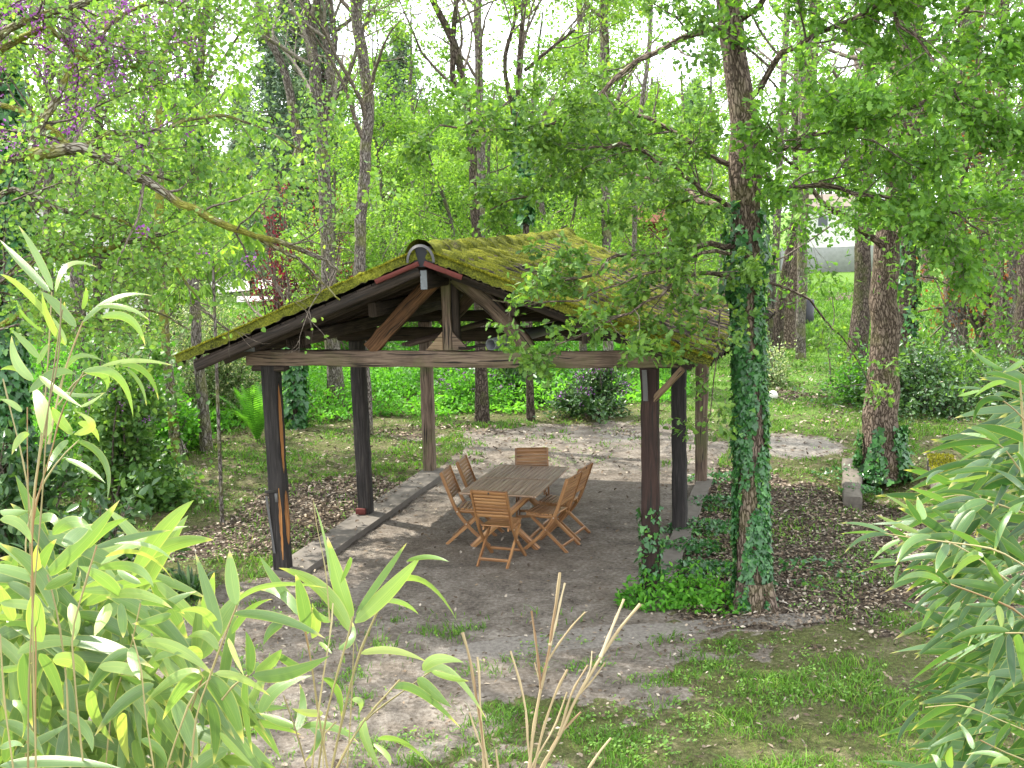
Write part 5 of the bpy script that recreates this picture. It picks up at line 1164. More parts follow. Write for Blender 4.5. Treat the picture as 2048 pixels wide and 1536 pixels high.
# ================================================================ house, hut, walls and garden things seen through the leaves
MT['render_white'] = plain('white_render', (.72, .70, .66), .9, .1, 6, .1); MT['rooftile'] = plain('weathered_roof_tiles', (.20, .17, .14), .9, .1, 14, .4)
MT['greywall'] = plain('grey_wall_render', (.34, .34, .33), .9, .1, 5, .4); MT['glass'] = plain('window_glass', (.04, .05, .06), .15, .6); MT['blue'] = plain('blue_pool_liner', (.05, .22, .55), .5, .3, 0, .1)
MT['paving'] = plain('pale_paving', (.62, .60, .56), .9, .1, 8, .2); MT['hutwood'] = plain('red_brown_boards', (.11, .03, .018), .8, .2, 20, .3); MT['orange'] = plain('orange_canvas', (.55, .15, .05), .8, .1, 5, .3)
MT['whitecloth'] = plain('white_canvas', (.75, .70, .64), .8, .1, 5, .1); MT['greyfab'] = plain('grey_mesh_fabric', (.28, .29, .31), .7, .2, 5, .1); MT['whitemetal'] = plain('white_metal', (.7, .7, .7), .4, .4)
def house(name, lab, cat, c, sx, sy, h, roofh, wallm, roofm, rot=0, wins=()):
    c = np.array(c, float); root = empty(name, tuple(c), lab, cat)
    u = np.array([cos(rot), sin(rot), 0]); v = np.array([-sin(rot), cos(rot), 0]); Z = np.array([0, 0, 1.])
    m = M(); beam(m, c-u*sx/2+Z*h/2, c+u*sx/2+Z*h/2, sy, h, seg=1, rough=0, ch=.01); m.build('wall', MT[wallm], root, smooth=False)
    e = .4; A = [c-u*(sx/2+e)-v*(sy/2+e)+Z*(h-.1), c+u*(sx/2+e)-v*(sy/2+e)+Z*(h-.1), c+u*(sx/2+e)+Z*(h+roofh), c-u*(sx/2+e)+Z*(h+roofh), c+u*(sx/2+e)+v*(sy/2+e)+Z*(h-.1), c-u*(sx/2+e)+v*(sy/2+e)+Z*(h-.1)]
    A2 = [a-Z*.12 for a in A]; m = M(); m.add(A+A2, [(0, 1, 2, 3), (3, 2, 4, 5), (7, 6, 9, 8), (8, 9, 11, 10), (0, 6, 7, 1), (4, 10, 11, 5), (1, 7, 8, 2), (2, 8, 10, 4), (3, 9, 6, 0), (5, 11, 9, 3)]); m.build('roof', MT[roofm], root, smooth=False)
    for s in (-1, 1):
        m = M(); m.add([c+s*u*(sx/2-.02)+t*v*sy/2+Z*(h-.02) for t in (-1, 1)]+[c+s*u*(sx/2-.02)+Z*(h+roofh*.95)], [(0, 1, 2)]); m.build('gable', MT[wallm], root, smooth=False)
    for wx, wz, ww, wh in wins:
        p = c+u*wx-v*(sy/2+.03)+Z*wz; m = M(); beam(m, p-u*ww/2, p+u*ww/2, .08, wh, seg=1, rough=0, ch=.005); f = m.build('window', MT['whitemetal'], root, smooth=False)
        p = p-v*.045; m = M()
        beam(m, p-u*(ww/2-.07), p+u*(ww/2-.07), .02, wh-.14, seg=1, rough=0, ch=.002); m.build('pane', MT['glass'], root, f, smooth=False)
p = W(120, 500, 42); house('white_house', 'white rendered house glimpsed through the leaves at the left edge', 'house', (p[0]-3.2, p[1]+4, 0), 8, 8, 5.2, 1.6, 'render_white', 'rooftile', .15, [(2.0, 1.3, 1.0, 2.2), (-1.5, 1.5, 1.4, 1.3), (1.6, 4.0, 1.0, 1.2), (-1.5, 4.0, 1.0, 1.2)])
p = W(1320, 430, 58); house('garden_hut', 'red-brown boarded hut beyond the roof, left of the big oak', 'hut', (p[0]-.6, p[1], 0), 2.6, 2.6, 3.7, .6, 'hutwood', 'hutwood', .3, [(.4, 1.9, .8, .8)])
a, b = G(1560, 548), G(1760, 542); m = M(); beam(m, [a[0], a[1], .75], [b[0], b[1], .75], .3, 1.7, seg=4, rough=.01); tag(m.build('garden_wall', MT['greywall']), 'low grey wall at the far end of the lawn', 'wall')
p = G(1690, 532); house('far_house', 'small white house far off behind the grey wall', 'house', (p[0], p[1]+4, 0), 4, 4, 4.2, .8, 'render_white', 'rooftile', -.1, [(-.8, 3.1, .8, .8), (.9, 3.1, .8, .8)])
# terrace
c0 = [G(425, 590, .02), G(640, 566, .02), G(660, 552, .02), G(420, 560, .02)]; m = M(); m.add([c+np.array([0, 0, .04]) for c in c0], [(0, 1, 2, 3)]); tag(m.build('path', MT['paving']), 'pale paved terrace in the far garden', 'path', kind='structure')
c0 = [G(470, 606, .02), G(600, 600, .02), G(610, 592, .02), G(475, 594, .02)]; m = M(); m.add([c+np.array([0, 0, .04]) for c in c0], [(0, 1, 2, 3)]); tag(m.build('path', MT['paving']), 'narrow pale garden path in front of the terrace', 'path', kind='structure')
b = G(486, 556); par = empty('parasol', tuple(b), 'closed orange and white striped parasol on the far terrace', 'parasol')
m = M(); m.add(*tubes([b, b+[0, 0, 2.5]], [.035, .03], 8)); m.build('pole', MT['whitemetal'], par)
th = np.arange(24)/24*2*pi; zz = np.array([.55, .75, 1.3, 1.9, 2.35, 2.5]); r_ = np.array([.30, .30, .27, .22, .12, .02]); V = np.array([b+[(r*(1+.18*cos(8*t_)))*cos(t_), (r*(1+.18*cos(8*t_)))*sin(t_), z_] for z_, r in zip(zz, r_) for t_ in th]); idx = np.arange(144).reshape(6, 24)
F = np.stack([idx[:-1], np.roll(idx[:-1], -1, 1), np.roll(idx[1:], -1, 1), idx[1:]], -1)
m = M(); m.add(V, F.reshape(-1, 4)); cn = m.build('canopy', MT['orange'], par); cn.data.materials.append(MT['whitecloth'])
st = np.tile((np.arange(24)//3) % 2, 5); cn.data.polygons.foreach_set('material_index', st.astype(np.int32))
b = G(548, 556); sw = empty('garden_lounger', tuple(b), 'grey fabric garden lounger with pale frame beside the parasol', 'lounger')
m = M(); V = [b+np.array(q) for q in [(-.75, -.3, .35), (.75, -.3, .35), (.5, .4, 1.35), (-.5, .4, 1.35)]]; V += [v+np.array([0, .05, -.04]) for v in V]; m.add(V, [(0, 1, 2, 3), (7, 6, 5, 4), (0, 4, 5, 1), (1, 5, 6, 2), (2, 6, 7, 3), (3, 7, 4, 0)]); m.build('seat', MT['greyfab'], sw)
for s in (-1, 1):
    m = M(); m.add(*tubes([b+[s*.8, -.35, 0], b+[s*.7, .1, .9], b+[s*.55, .45, 1.5]], [.03]*3, 6)); m.build('frame', MT['whitemetal'], sw)
b = G(255, 592); pool = empty('garden_pool', tuple(b), 'raised round blue pool behind the left shrubs', 'pool')
m = M(); n = 32; t = np.arange(n)/n*2*pi; V = [b+[2.6*cos(x_), 2.6*sin(x_), z_] for z_ in (0, 1.1) for x_ in t]; i_ = np.arange(n); m.add(V, np.stack([i_, (i_+1) % n, (i_+1) % n+n, i_+n], -1)); m.build('side', MT['blue'], pool)
m = M(); m.add([b+[2.58*cos(x_), 2.58*sin(x_), 1.0] for x_ in t], [list(range(n))]); m.build('water', MT['blue'], pool)
a, b = G(470, 552), G(660, 540); m = M(); beam(m, [a[0], a[1]+8, .95], [b[0], b[1]+8, .95], .12, .5, seg=4); tag(m.build('low_hedge_wall', MT['greywall']), 'low grey wall behind the parasol', 'wall')
# old foundation walls, ball, barrel, stump
def block(lab, c, rot, sx, sy, h, dz=-.25, moss=False):
    c = np.array(c); u = np.array([cos(rot), sin(rot), 0]); m = M()
    beam(m, c-u*sx/2+[0, 0, (h+dz)/2], c+u*sx/2+[0, 0, (h+dz)/2], sy, h-dz, seg=10, rough=.010, ch=.03)
    root = empty('foundation_wall', tuple(c), lab, 'wall'); m.build('wall', MT['dirtcon'], root)
    if moss:
        m = M(); N_ = 1500; q = R_.random((N_, 2)); P_ = c+u*((q[:, :1]*.45+.05)*sx)+np.cross([0, 0, 1], u)*((q[:, 1:]-.5)*sy)+[0, 0, h+.004]
        leaves(m, P_, R_.normal(0, .6, (N_, 3))+[0, 0, 1], .035, DIA); m.build('moss', MT['mosst'], root)
a = G(1704, 1005); b = G(1702, 925); c = (a+b)/2; block('long crumbling concrete foundation wall sunk in leaf litter, left of the ivy-based tree', c, math.atan2(b[1]-a[1], b[0]-a[0]), np.linalg.norm(b-a), .26, .07)
a = G(1905, 1040); b = G(1880, 935); c = (a+b)/2; block('taller mossy concrete foundation wall behind the right bamboo', c, math.atan2(b[1]-a[1], b[0]-a[0]), np.linalg.norm(b-a), .38, .20, moss=True)
m = M(); p = G(1546, 800); th = np.linspace(0, pi, 13); ph = np.arange(24)/24*2*pi; V = np.array([p+np.array([0, 0, .10])+.105*np.array([sin(a_)*cos(b_), sin(a_)*sin(b_), cos(a_)]) for a_ in th for b_ in ph]); idx = np.arange(13*24).reshape(13, 24)
m.add(V, np.stack([idx[:-1], idx[1:], np.roll(idx[1:], -1, 1), np.roll(idx[:-1], -1, 1)], -1).reshape(-1, 4)); tag(m.build('ball', MT['whitecloth']), 'small off-white ball lying in the grass beside the big oak trunk', 'ball')
b = G(1606, 648); m = M(); m.add(*tubes([b, b+[0, 0, .15], b+[0, 0, .85], b+[0, 0, .9]], [.36, .38, .38, .2], 20)); tag(m.build('compost_barrel', MT['black']), 'black compost barrel on the lawn beyond the ivy oak', 'barrel')
# ================================================================ bamboo in the foreground
def bammat(name, base, edge, trans=.4):
    m, nt, out = newmat(name); g = NT(nt)
    uv = g.n('UVMap').outputs[0]; sp = g.n('SeparateXYZ'); g.l(uv, sp.inputs[0]); r = attr(g).outputs['Fac']
    u = sp.outputs[0]; v = sp.outputs[1]
    st = g.noise(g.mapv(uv, (38, .7, 1)), 1.0, 2, .5)
    a = g.ramp(r, *base)
    col = g.mix(g.ramp(st, (.38, 0.0), (.62, .8)), a, g.mix(1.0, a, (.62, .76, .72), 'MULTIPLY'))
    mid = g.math('ABSOLUTE', g.math('SUBTRACT', u, .5))
    col = g.mix(g.ramp(mid, (.0, .5), (.03, 0.0)), col, g.mix(1.0, a, (1.5, 1.3, 1.3), 'MULTIPLY'))
    ed = g.ramp(mid, (.42, 0.0), (.49, 1.0)); col = g.mix(g.math('MULTIPLY', ed, .45), col, edge)
    geo = g.n('NewGeometry').outputs['Position']; tipn = g.math('ADD', v, g.math('MULTIPLY', g.math('SUBTRACT', g.noise(geo, 9, 3), .5), .25))
    rr_ = g.math('GREATER_THAN', g.math('FRACT', g.math('MULTIPLY', r, 17.3)), .4)
    col = g.mix(g.math('MULTIPLY', g.ramp(tipn, (.86, 0.0), (.95, 1.0)), rr_), col, edge)
    col = g.mix(g.math('MULTIPLY', g.ramp(tipn, (.95, 0.0), (1.0, 1.0)), rr_), col, (.40, .33, .24))
    s1 = g.bsdf(col, .32, .6, g.bump(st, .25, .002)); t = g.n('BsdfTranslucent'); g.l(g.mix(1.0, col, (1.35, 1.4, .7), 'MULTIPLY'), t.inputs['Color'])
    x = g.n('MixShader'); x.inputs[0].default_value = trans; g.l(s1, x.inputs[1]); g.l(t.outputs[0], x.inputs[2]); g.l(x.outputs[0], out.inputs[0]); return m
MT['bam1'] = bammat('bamboo_leaf_bright', [(0, (.10, .17, .05)), (.5, (.19, .285, .075)), (.88, (.28, .365, .10)), (1, (.38, .41, .11))], (.45, .42, .12))
MT['bam2'] = bammat('bamboo_leaf_deep', [(0, (.030, .080, .022)), (.5, (.085, .17, .042)), (.88, (.15, .25, .06)), (1, (.25, .32, .07))], (.36, .34, .08))
MT['cane'] = wood('bamboo_cane', [(.3, (.13, .11, .04)), (.55, (.28, .24, .10)), (.75, (.46, .40, .22))], ring=.8, rough=.4, spec=.4, stain=.25, dark=(.22, .13, .05), bs=.1)
MT['drycane'] = wood('dry_cane', [(.3, (.20, .15, .075)), (.55, (.38, .30, .17)), (.75, (.56, .48, .33))], ring=.8, rough=.6, spec=.25, stain=.25, dark=(.20, .12, .06), bs=.2)
RB_ = np.random.default_rng(5)
def bleaf(m, b, c, t, w, rnd=None, tw=None, fold=None):
    """bamboo leaf along the quadratic curve b-c-t (3d), width w (m)"""
    n = 14; s = np.linspace(0, 1, n)[:, None]
    p = (1-s)**2*b+2*s*(1-s)*c+s**2*t; T = nrm(np.gradient(p, axis=0)); L = np.linalg.norm(t-b)
    view = nrm(p-CO); tw = RB_.normal(0, .42) if tw is None else tw; w = w*.86
    side = nrm(np.cross(T, view)); nn = np.cross(side, T)
    tws = tw+RB_.normal(0, .35)*s
    sd = side*np.cos(tws)+nn*np.sin(tws); nv = np.cross(sd, T)
    pr = (s[:, 0]+.004)**.36*(1.002-s[:, 0]**1.9)**1.0; pr[0] = .07; pr[-1] = .008
    pr = pr/pr.max()*w/2; f = RB_.uniform(.05, .4) if fold is None else fold
    up = nv*(pr*f)[:, None]
    V = np.concatenate([p-sd*pr[:, None]+up, p, p+sd*pr[:, None]+up]); i = np.arange(n-1)
    F = np.concatenate([np.stack([i, i+n, i+n+1, i+1], -1), np.stack([i+n, i+2*n, i+2*n+1, i+n+1], -1)])
    vs = s[:, 0]; a, b_ = vs[:-1], vs[1:]; z, h, o = a*0, a*0+.5, a*0+1
    UV = np.concatenate([np.stack([np.stack([z, a], -1), np.stack([h, a], -1), np.stack([h, b_], -1), np.stack([z, b_], -1)], 1), np.stack([np.stack([h, a], -1), np.stack([o, a], -1), np.stack([o, b_], -1), np.stack([h, b_], -1)], 1)])
    m.add(V, F, UV, RB_.random() if rnd is None else rnd)
def cane_tube(m, P, r0, r1, node=.16):
    n = max(10, int(np.sum(np.linalg.norm(np.diff(P, axis=0), axis=1))/.035)); p = resample(P, n); r = np.linspace(r0, r1, n)
    k = max(3, int(node/.035)); r = r*(1+.35*((np.arange(n) % k) == 0)); m.add(*tubes(p, r, 8, rnd=RB_.random()))
# ---- left clump, traced cane by cane at about 2.1 m
k1, o1 = .3906, (0, 400); k2, o2 = .4395, (0, 960)
def z1(x, y): return (o1[0]+x*k1, o1[1]+y*k1)
def z2(x, y): return (o2[0]+x*k2, o2[1]+y*k2)
def z4(x, y): return (x*450/1728, 850+y*450/1728)
def mk(points, zf, d): return np.array([W(*zf(*p), d) for p in points])
def extend(P, d):
    """carry a cane down to the ground below the frame"""
    b = P[0]; t = P[0]-P[min(1, len(P)-1)]; g0 = np.array([b[0]*.98+t[0]*.2, b[1]+.12, 0.0]); mid = b*.55+g0*.45+np.array([t[0]*.2, 0, 0]); return np.vstack([g0, mid, P])
def clump(name, lab, canes, leavs, zf_l, matl, d0, cm='cane', group=None, dj=.25):
    base = extend(mk(canes[0][0], canes[0][3] if len(canes[0]) > 3 else zf_l, d0), d0)[0]
    root = empty(name, (base[0], base[1], 0), lab, 'bamboo', group); cps = []
    for cdef in canes:
        pts, w0, w1 = cdef[:3]; zf = cdef[3] if len(cdef) > 3 else zf_l; dd = d0+RB_.uniform(-dj, dj); P = mk(pts, zf, dd); w0, w1 = w0*.72, w1*.72
        if zf is z1 and pts[0][1] >= 1500: P = np.vstack([W(45+RB_.random()*30, 1600, dd), W(50+RB_.random()*25, 1300, dd), P])
        if zf(*pts[0])[1] > 1440 or (zf is z1 and pts[0][1] >= 1500): P = extend(P, dd)
        m = M(); cane_tube(m, P, w0*dd/CF/2, w1*dd/CF/2); cps.append((m.build('cane', MT[cm], root), P, dd))
    return root, cps
def assign(cps, L, matl, root):
    """hang every traced leaf on its nearest cane"""
    ms = [M() for _ in cps]
    for (b, c, t, w, rn, dz) in L:
        q = P2(np.array([b]))[0]; best = min(range(len(cps)), key=lambda i: np.min(np.linalg.norm(P2(cps[i][1])[:, :2]-q[:2], axis=1)))
        bleaf(ms[best], b, c, t, w, rn)
    for mm, (cn, _, _) in zip(ms, cps):
        if mm.ch: mm.build('leaves', MT[matl], root, cn)
def tr(lst, zf, scale, d0, spread=.12, matr=None):
    out = []
    for (b, c, t, w) in lst:
        d = d0+RB_.uniform(-spread, spread); e = RB_.uniform(-.10, .10)
        # control point of the quadratic from the traced middle point
        cc = (2*c[0]-.5*b[0]-.5*t[0], 2*c[1]-.5*b[1]-.5*t[1])
        out.append((W(*zf(*b), d), W(*zf(*cc), d+e*.5), W(*zf(*t), d+e), w*scale*d/CF, None, 0))
    return out
cl = [([(170, 1536), (200, 1300), (240, 900), (265, 470)], 9, 4, z1), ([(215, 1536), (255, 1000), (285, 800), (320, 560)], 9, 4, z1), ([(180, 1500), (250, 1050), (300, 800), (312, 500)], 8, 4, z1),
      ([(250, 1250), (300, 1000), (340, 850), (425, 620)], 7, 4, z1), ([(150, 1536), (110, 1300), (60, 1100), (15, 915)], 7, 4, z1), ([(145, 1536), (140, 1300), (140, 1060)], 7, 3, z1),
      ([(160, 1600), (240, 1420), (330, 1300), (405, 1230)], 7, 4, z1), ([(190, 1536), (260, 1300), (330, 1050), (430, 880)], 7, 4, z1), ([(300, 1050), (390, 930), (520, 850)], 5, 3, z1),
      ([(320, 1311), (290, 800), (250, 560), (215, 430)], 8, 5, z2), ([(380, 1311), (340, 900), (330, 700), (380, 500), (440, 300)], 8, 5, z2),
      ([(480, 1311), (520, 1000), (590, 780), (640, 560)], 7, 4, z2), ([(700, 1311), (660, 1050), (640, 850), (600, 700)], 7, 4, z2), ([(760, 1311), (830, 1100), (900, 950), (960, 900)], 8, 5, z2),
      ([(870, 1311), (900, 1050), (960, 880), (1010, 740), (1078, 570)], 9, 5, z2), ([(830, 1311), (860, 1080), (920, 900)], 8, 5, z2), ([(1010, 1000), (1060, 940), (1140, 880)], 6, 4, z2), ([(60, 1311), (20, 1000), (0, 700)], 8, 5, z2)]
rootL, cpsL = clump('bamboo_clump', 'dense broad-leaved bamboo filling the lower left corner', cl, None, z2, 'bam1', 2.15)
L1 = [((270, 460), (190, 290), (95, 130), 50), ((255, 470), (120, 330), (0, 205), 48), ((285, 470), (350, 330), (500, 345), 42), ((280, 640), (120, 460), (0, 380), 42), ((420, 630), (590, 500), (780, 490), 44),
      ((500, 545), (650, 550), (770, 620), 36), ((520, 600), (660, 610), (745, 748), 50), ((390, 650), (290, 540), (200, 465), 62), ((380, 640), (340, 590), (330, 520), 40), ((420, 560), (438, 500), (440, 448), 30),
      ((172, 920), (85, 830), (60, 695), 62), ((150, 985), (280, 885), (390, 895), 58), ((420, 880), (600, 900), (682, 1112), 50), ((430, 880), (530, 900), (545, 975), 48), ((520, 850), (700, 822), (890, 848), 28), ((600, 840), (740, 880), (812, 1025), 36),
      ((640, 860), (715, 940), (750, 1055), 24), ((240, 1210), (215, 1060), (165, 955), 90), ((370, 1200), (300, 1120), (270, 1060), 62), ((380, 1200), (470, 1150), (385, 1080), 50), ((400, 1140), (470, 1170), (508, 1240), 42),
      ((395, 1235), (530, 1340), (548, 1536), 52), ((335, 1325), (440, 1370), (540, 1450), 32), ((150, 1200), (100, 1225), (60, 1305), 46), ((350, 1230), (290, 1290), (240, 1390), 40), ((145, 890), (70, 865), (0, 870), 42), ((112, 1085), (60, 1040), (0, 1020), 38),
      ((200, 810), (130, 730), (55, 662), 42), ((230, 680), (130, 600), (85, 515), 18), ((290, 980), (420, 1000), (545, 985), 24), ((330, 740), (250, 620), (215, 470), 40), ((200, 900), (300, 980), (420, 1060), 38), ((410, 1060), (470, 1030), (530, 990), 22),
      ((270, 600), (330, 700), (330, 745), 30), ((190, 840), (230, 770), (250, 735), 34), ((150, 760), (100, 700), (120, 690), 30), ((320, 900), (400, 800), (540, 830), 30)]
L2 = [((210, 440), (385, 280), (545, 90), 84), ((250, 590), (160, 410), (0, 290), 95), ((190, 460), (165, 380), (172, 290), 46), ((195, 735), (170, 620), (150, 512), 112), ((545, 530), (470, 450), (355, 390), 66), ((450, 405), (610, 400), (700, 490), 56),
      ((430, 310), (600, 260), (780, 228), 42), ((520, 290), (680, 295), (797, 380), 32), ((480, 350), (650, 340), (795, 468), 34), ((80, 790), (240, 730), (420, 765), 72), ((110, 790), (118, 950), (150, 1130), 82), ((180, 790), (245, 900), (288, 1050), 64),
      ((240, 820), (340, 830), (405, 915), 80), ((590, 780), (480, 850), (388, 1000), 84), ((450, 850), (580, 860), (705, 915), 62), ((600, 760), (608, 830), (638, 912), 54), ((640, 740), (810, 770), (972, 892), 64), ((910, 880), (790, 900), (650, 1030), 66),
      ((915, 890), (830, 960), (740, 1092), 92), ((940, 900), (1030, 1010), (1110, 1200), 100), ((960, 910), (1080, 1000), (1240, 1212), 42), ((700, 930), (560, 1010), (430, 1165), 70), ((790, 1000), (850, 1120), (900, 1290), 96), ((950, 1000), (978, 1130), (972, 1292), 74),
      ((980, 880), (1100, 900), (1232, 985), 48), ((640, 560), (740, 560), (842, 612), 52), ((620, 650), (730, 700), (832, 780), 52), ((500, 530), (640, 520), (785, 585), 54), ((0, 1300), (260, 1275), (550, 1311), 66), ((90, 1240), (190, 1180), (330, 1102), 52),
      ((0, 1110), (110, 1150), (200, 1255), 70), ((0, 1220), (60, 1200), (110, 1215), 46), ((0, 860), (60, 860), (150, 830), 40), ((0, 560), (130, 570), (230, 605), 52), ((0, 180), (90, 200), (150, 300), 56), ((0, 140), (60, 150), (130, 140), 46),
      ((150, 200), (230, 170), (260, 235), 50), ((240, 250), (330, 190), (420, 230), 70), ((300, 300), (350, 240), (420, 200), 90), ((320, 560), (340, 640), (335, 730), 62), ((500, 560), (460, 640), (430, 710), 66), ((550, 560), (560, 640), (560, 720), 58),
      ((420, 960), (430, 1060), (520, 1200), 60), ((300, 900), (320, 1040), (325, 1200), 56), ((560, 1060), (560, 1160), (590, 1290), 60), ((690, 1040), (690, 1100), (670, 1180), 46), ((1005, 700), (950, 520), (888, 330), 62), ((1075, 565), (1055, 440), (1045, 318), 74),
      ((1000, 710), (925, 600), (800, 606), 46), ((990, 770), (930, 705), (850, 720), 50), ((1060, 610), (1270, 630), (1482, 722), 54), ((1070, 560), (1230, 480), (1490, 492), 30), ((1055, 700), (1140, 590), (1242, 542), 44), ((1130, 890), (1140, 790), (1118, 688), 52),
      ((1150, 890), (1310, 880), (1500, 800), 76), ((1160, 880), (1230, 830), (1282, 770), 60), ((1100, 850), (1180, 860), (1195, 960), 44), ((1040, 720), (1070, 800), (1110, 890), 34), ((700, 640), (660, 700), (600, 720), 42), ((860, 760), (900, 790), (900, 830), 56),
      ((700, 820), (760, 790), (830, 790), 40), ((60, 640), (30, 560), (0, 480), 60), ((330, 430), (250, 470), (200, 500), 60), ((260, 1050), (380, 1130), (420, 1240), 60), ((60, 1000), (120, 1060), (100, 1180), 70), ((220, 980), (200, 1080), (190, 1130), 66),
      ((640, 1180), (720, 1230), (760, 1311), 50), ((1000, 1150), (1060, 1220), (1160, 1311), 44), ((1120, 900), (1120, 1050), (1150, 1250), 44), ((780, 610), (700, 640), (600, 655), 50), ((560, 480), (480, 500), (330, 500), 56), ((640, 470), (560, 430), (540, 400), 40)]
Ls = tr(L1, z1, k1, 2.1)+tr(L2, z2, k2, 2.15)
# leaves filling the shaded inside of the clump
for i in range(420):
    x = RB_.uniform(-60, 470)*(1 if i % 3 else .6); yy = RB_.uniform(1120, 1620); d = 2.25+RB_.uniform(.05, .55); a = RB_.normal(1.1 if RB_.random() < .7 else -.9, .6); L = RB_.uniform(120, 220)
    if x > 330 and yy < 1300 or x > 470: continue
    b = W(x, yy, d); t = W(x+cos(a)*L*RB_.choice([-1, 1]), yy+sin(a)*L, d+RB_.uniform(-.1, .1)); c = (b+t)/2+np.array([0, 0, .03]); Ls.append((b, c, t, RB_.uniform(24, 40)*d/CF, RB_.uniform(0, .75), 0))
assign(cpsL, Ls, 'bam1', rootL)
# ---- middle clump
cm_ = [([(1450, 1311), (1480, 1100), (1530, 900), (1592, 680), (1606, 620)], 11, 5, z2), ([(1510, 1311), (1560, 1080), (1640, 780), (1735, 560)], 10, 6, z2), ([(1490, 1311), (1440, 1000), (1415, 820), (1390, 690)], 11, 5, z2), ([(1395, 1311), (1350, 1150), (1290, 980)], 7, 4, z2),
       ([(1530, 1311), (1650, 1110), (1850, 950), (1990, 850)], 8, 4, z2), ([(1545, 1290), (1640, 1120), (1820, 908)], 6, 5, z2), ([(1580, 1311), (1600, 1000), (1610, 740)], 6, 3, z2), ([(1420, 1311), (1470, 900), (1510, 640), (1515, 560)], 8, 4, z2), ([(1470, 1311), (1500, 1120), (1530, 1100)], 7, 4, z2), ([(1500, 640), (1480, 400), (1440, 200), (1425, 90)], 4, 1.5, z2)]
rootM, cpsM = clump('bamboo_clump', 'open clump of young bamboo with upright leaves at the bottom centre-left', cm_, None, z2, 'bam1', 2.35)
L3 = [((1603, 640), (1535, 440), (1490, 258), 80), ((1590, 690), (1460, 500), (1268, 400), 88), ((1615, 650), (1775, 500), (1918, 342), 84), ((1620, 610), (1740, 440), (1852, 285), 46), ((1400, 700), (1380, 560), (1345, 430), 74), ((1372, 612), (1270, 480), (1178, 340), 54),
      ((1505, 455), (1475, 260), (1422, 85), 14), ((1700, 560), (1890, 450), (2080, 640), 48), ((1740, 550), (1830, 560), (1905, 612), 28), ((1850, 370), (1950, 350), (2042, 372), 26), ((1365, 620), (1290, 520), (1180, 500), 60), ((1290, 650), (1240, 680), (1198, 752), 54),
      ((1190, 1062), (1260, 950), (1420, 890), 74), ((1470, 900), (1530, 970), (1552, 1082), 62), ((1640, 790), (1790, 775), (1946, 830), 42), ((1655, 1090), (1660, 1180), (1740, 1330), 56), ((1720, 1180), (1840, 1200), (1980, 1320), 50), ((1375, 1125), (1500, 1120), (1632, 1195), 44),
      ((1350, 1140), (1375, 1030), (1362, 925), 56), ((1340, 1120), (1250, 1090), (1178, 1060), 46), ((1510, 640), (1450, 620), (1420, 560), 36), ((1540, 770), (1600, 720), (1600, 640), 40), ((1260, 790), (1330, 840), (1420, 870), 42), ((1470, 1060), (1400, 1060), (1330, 1040), 40),
      ((1925, 868), (1990, 815), (2110, 830), 60), ((1930, 880), (2050, 870), (2215, 1090), 48), ((1900, 900), (1960, 960), (2055, 1035), 66), ((1790, 945), (1910, 965), (2098, 1130), 46), ((1960, 870), (2050, 900), (2135, 915), 34), ((1550, 470), (1590, 380), (1590, 355), 26),
      ((1600, 1000), (1640, 1010), (1635, 1060), 34), ((1620, 1170), (1650, 1120), (1660, 1080), 44), ((1450, 740), (1480, 760), (1510, 790), 22), ((1420, 720), (1440, 640), (1420, 580), 50), ((1410, 1130), (1450, 1180), (1380, 1290), 38), ((1700, 1200), (1760, 1250), (1775, 1300), 34)]
assign(cpsM, tr(L3, z2, k2, 2.35), 'bam1', rootM)
# ---- right clump
def z5(x, y): return (1680+x*.3257, 680+y*.3257)
def z6(x, y): return (1680+x*.284, 1100+y*.284)
idn = lambda x, y: (x, y)
cr_ = [([(2075, 1536), (2068, 1300), (2060, 1100), (2050, 900), (2040, 760)], 9, 6, idn), ([(2100, 1300), (2030, 1220), (1960, 1190), (1890, 1165)], 7, 4, idn), ([(2090, 1330), (2060, 1270), (2010, 1266)], 6, 4, idn), ([(2090, 1160), (1990, 1100), (1900, 1085), (1820, 1075), (1760, 1065)], 6, 3, idn),
       ([(2090, 1040), (2000, 1010), (1930, 990), (1860, 1000)], 6, 3, idn), ([(2090, 900), (2030, 820), (1990, 790)], 6, 3, idn), ([(2090, 1220), (2000, 1150), (1930, 1100), (1890, 1080)], 6, 3, idn), ([(2090, 1000), (2040, 940), (2000, 890), (1950, 870)], 6, 3, idn),
       ([(2090, 1480), (2000, 1440), (1920, 1410), (1850, 1415)], 6, 3, idn), ([(2090, 820), (2060, 760), (2040, 730)], 6, 3, idn), ([(2085, 1536), (2000, 1500), (1960, 1480)], 6, 4, idn)]
rootR, cpsR = clump('bamboo_clump', 'dark green bamboo with narrow fanned leaves along the right edge', cr_, None, idn, 'bam2', 2.75, dj=.2)
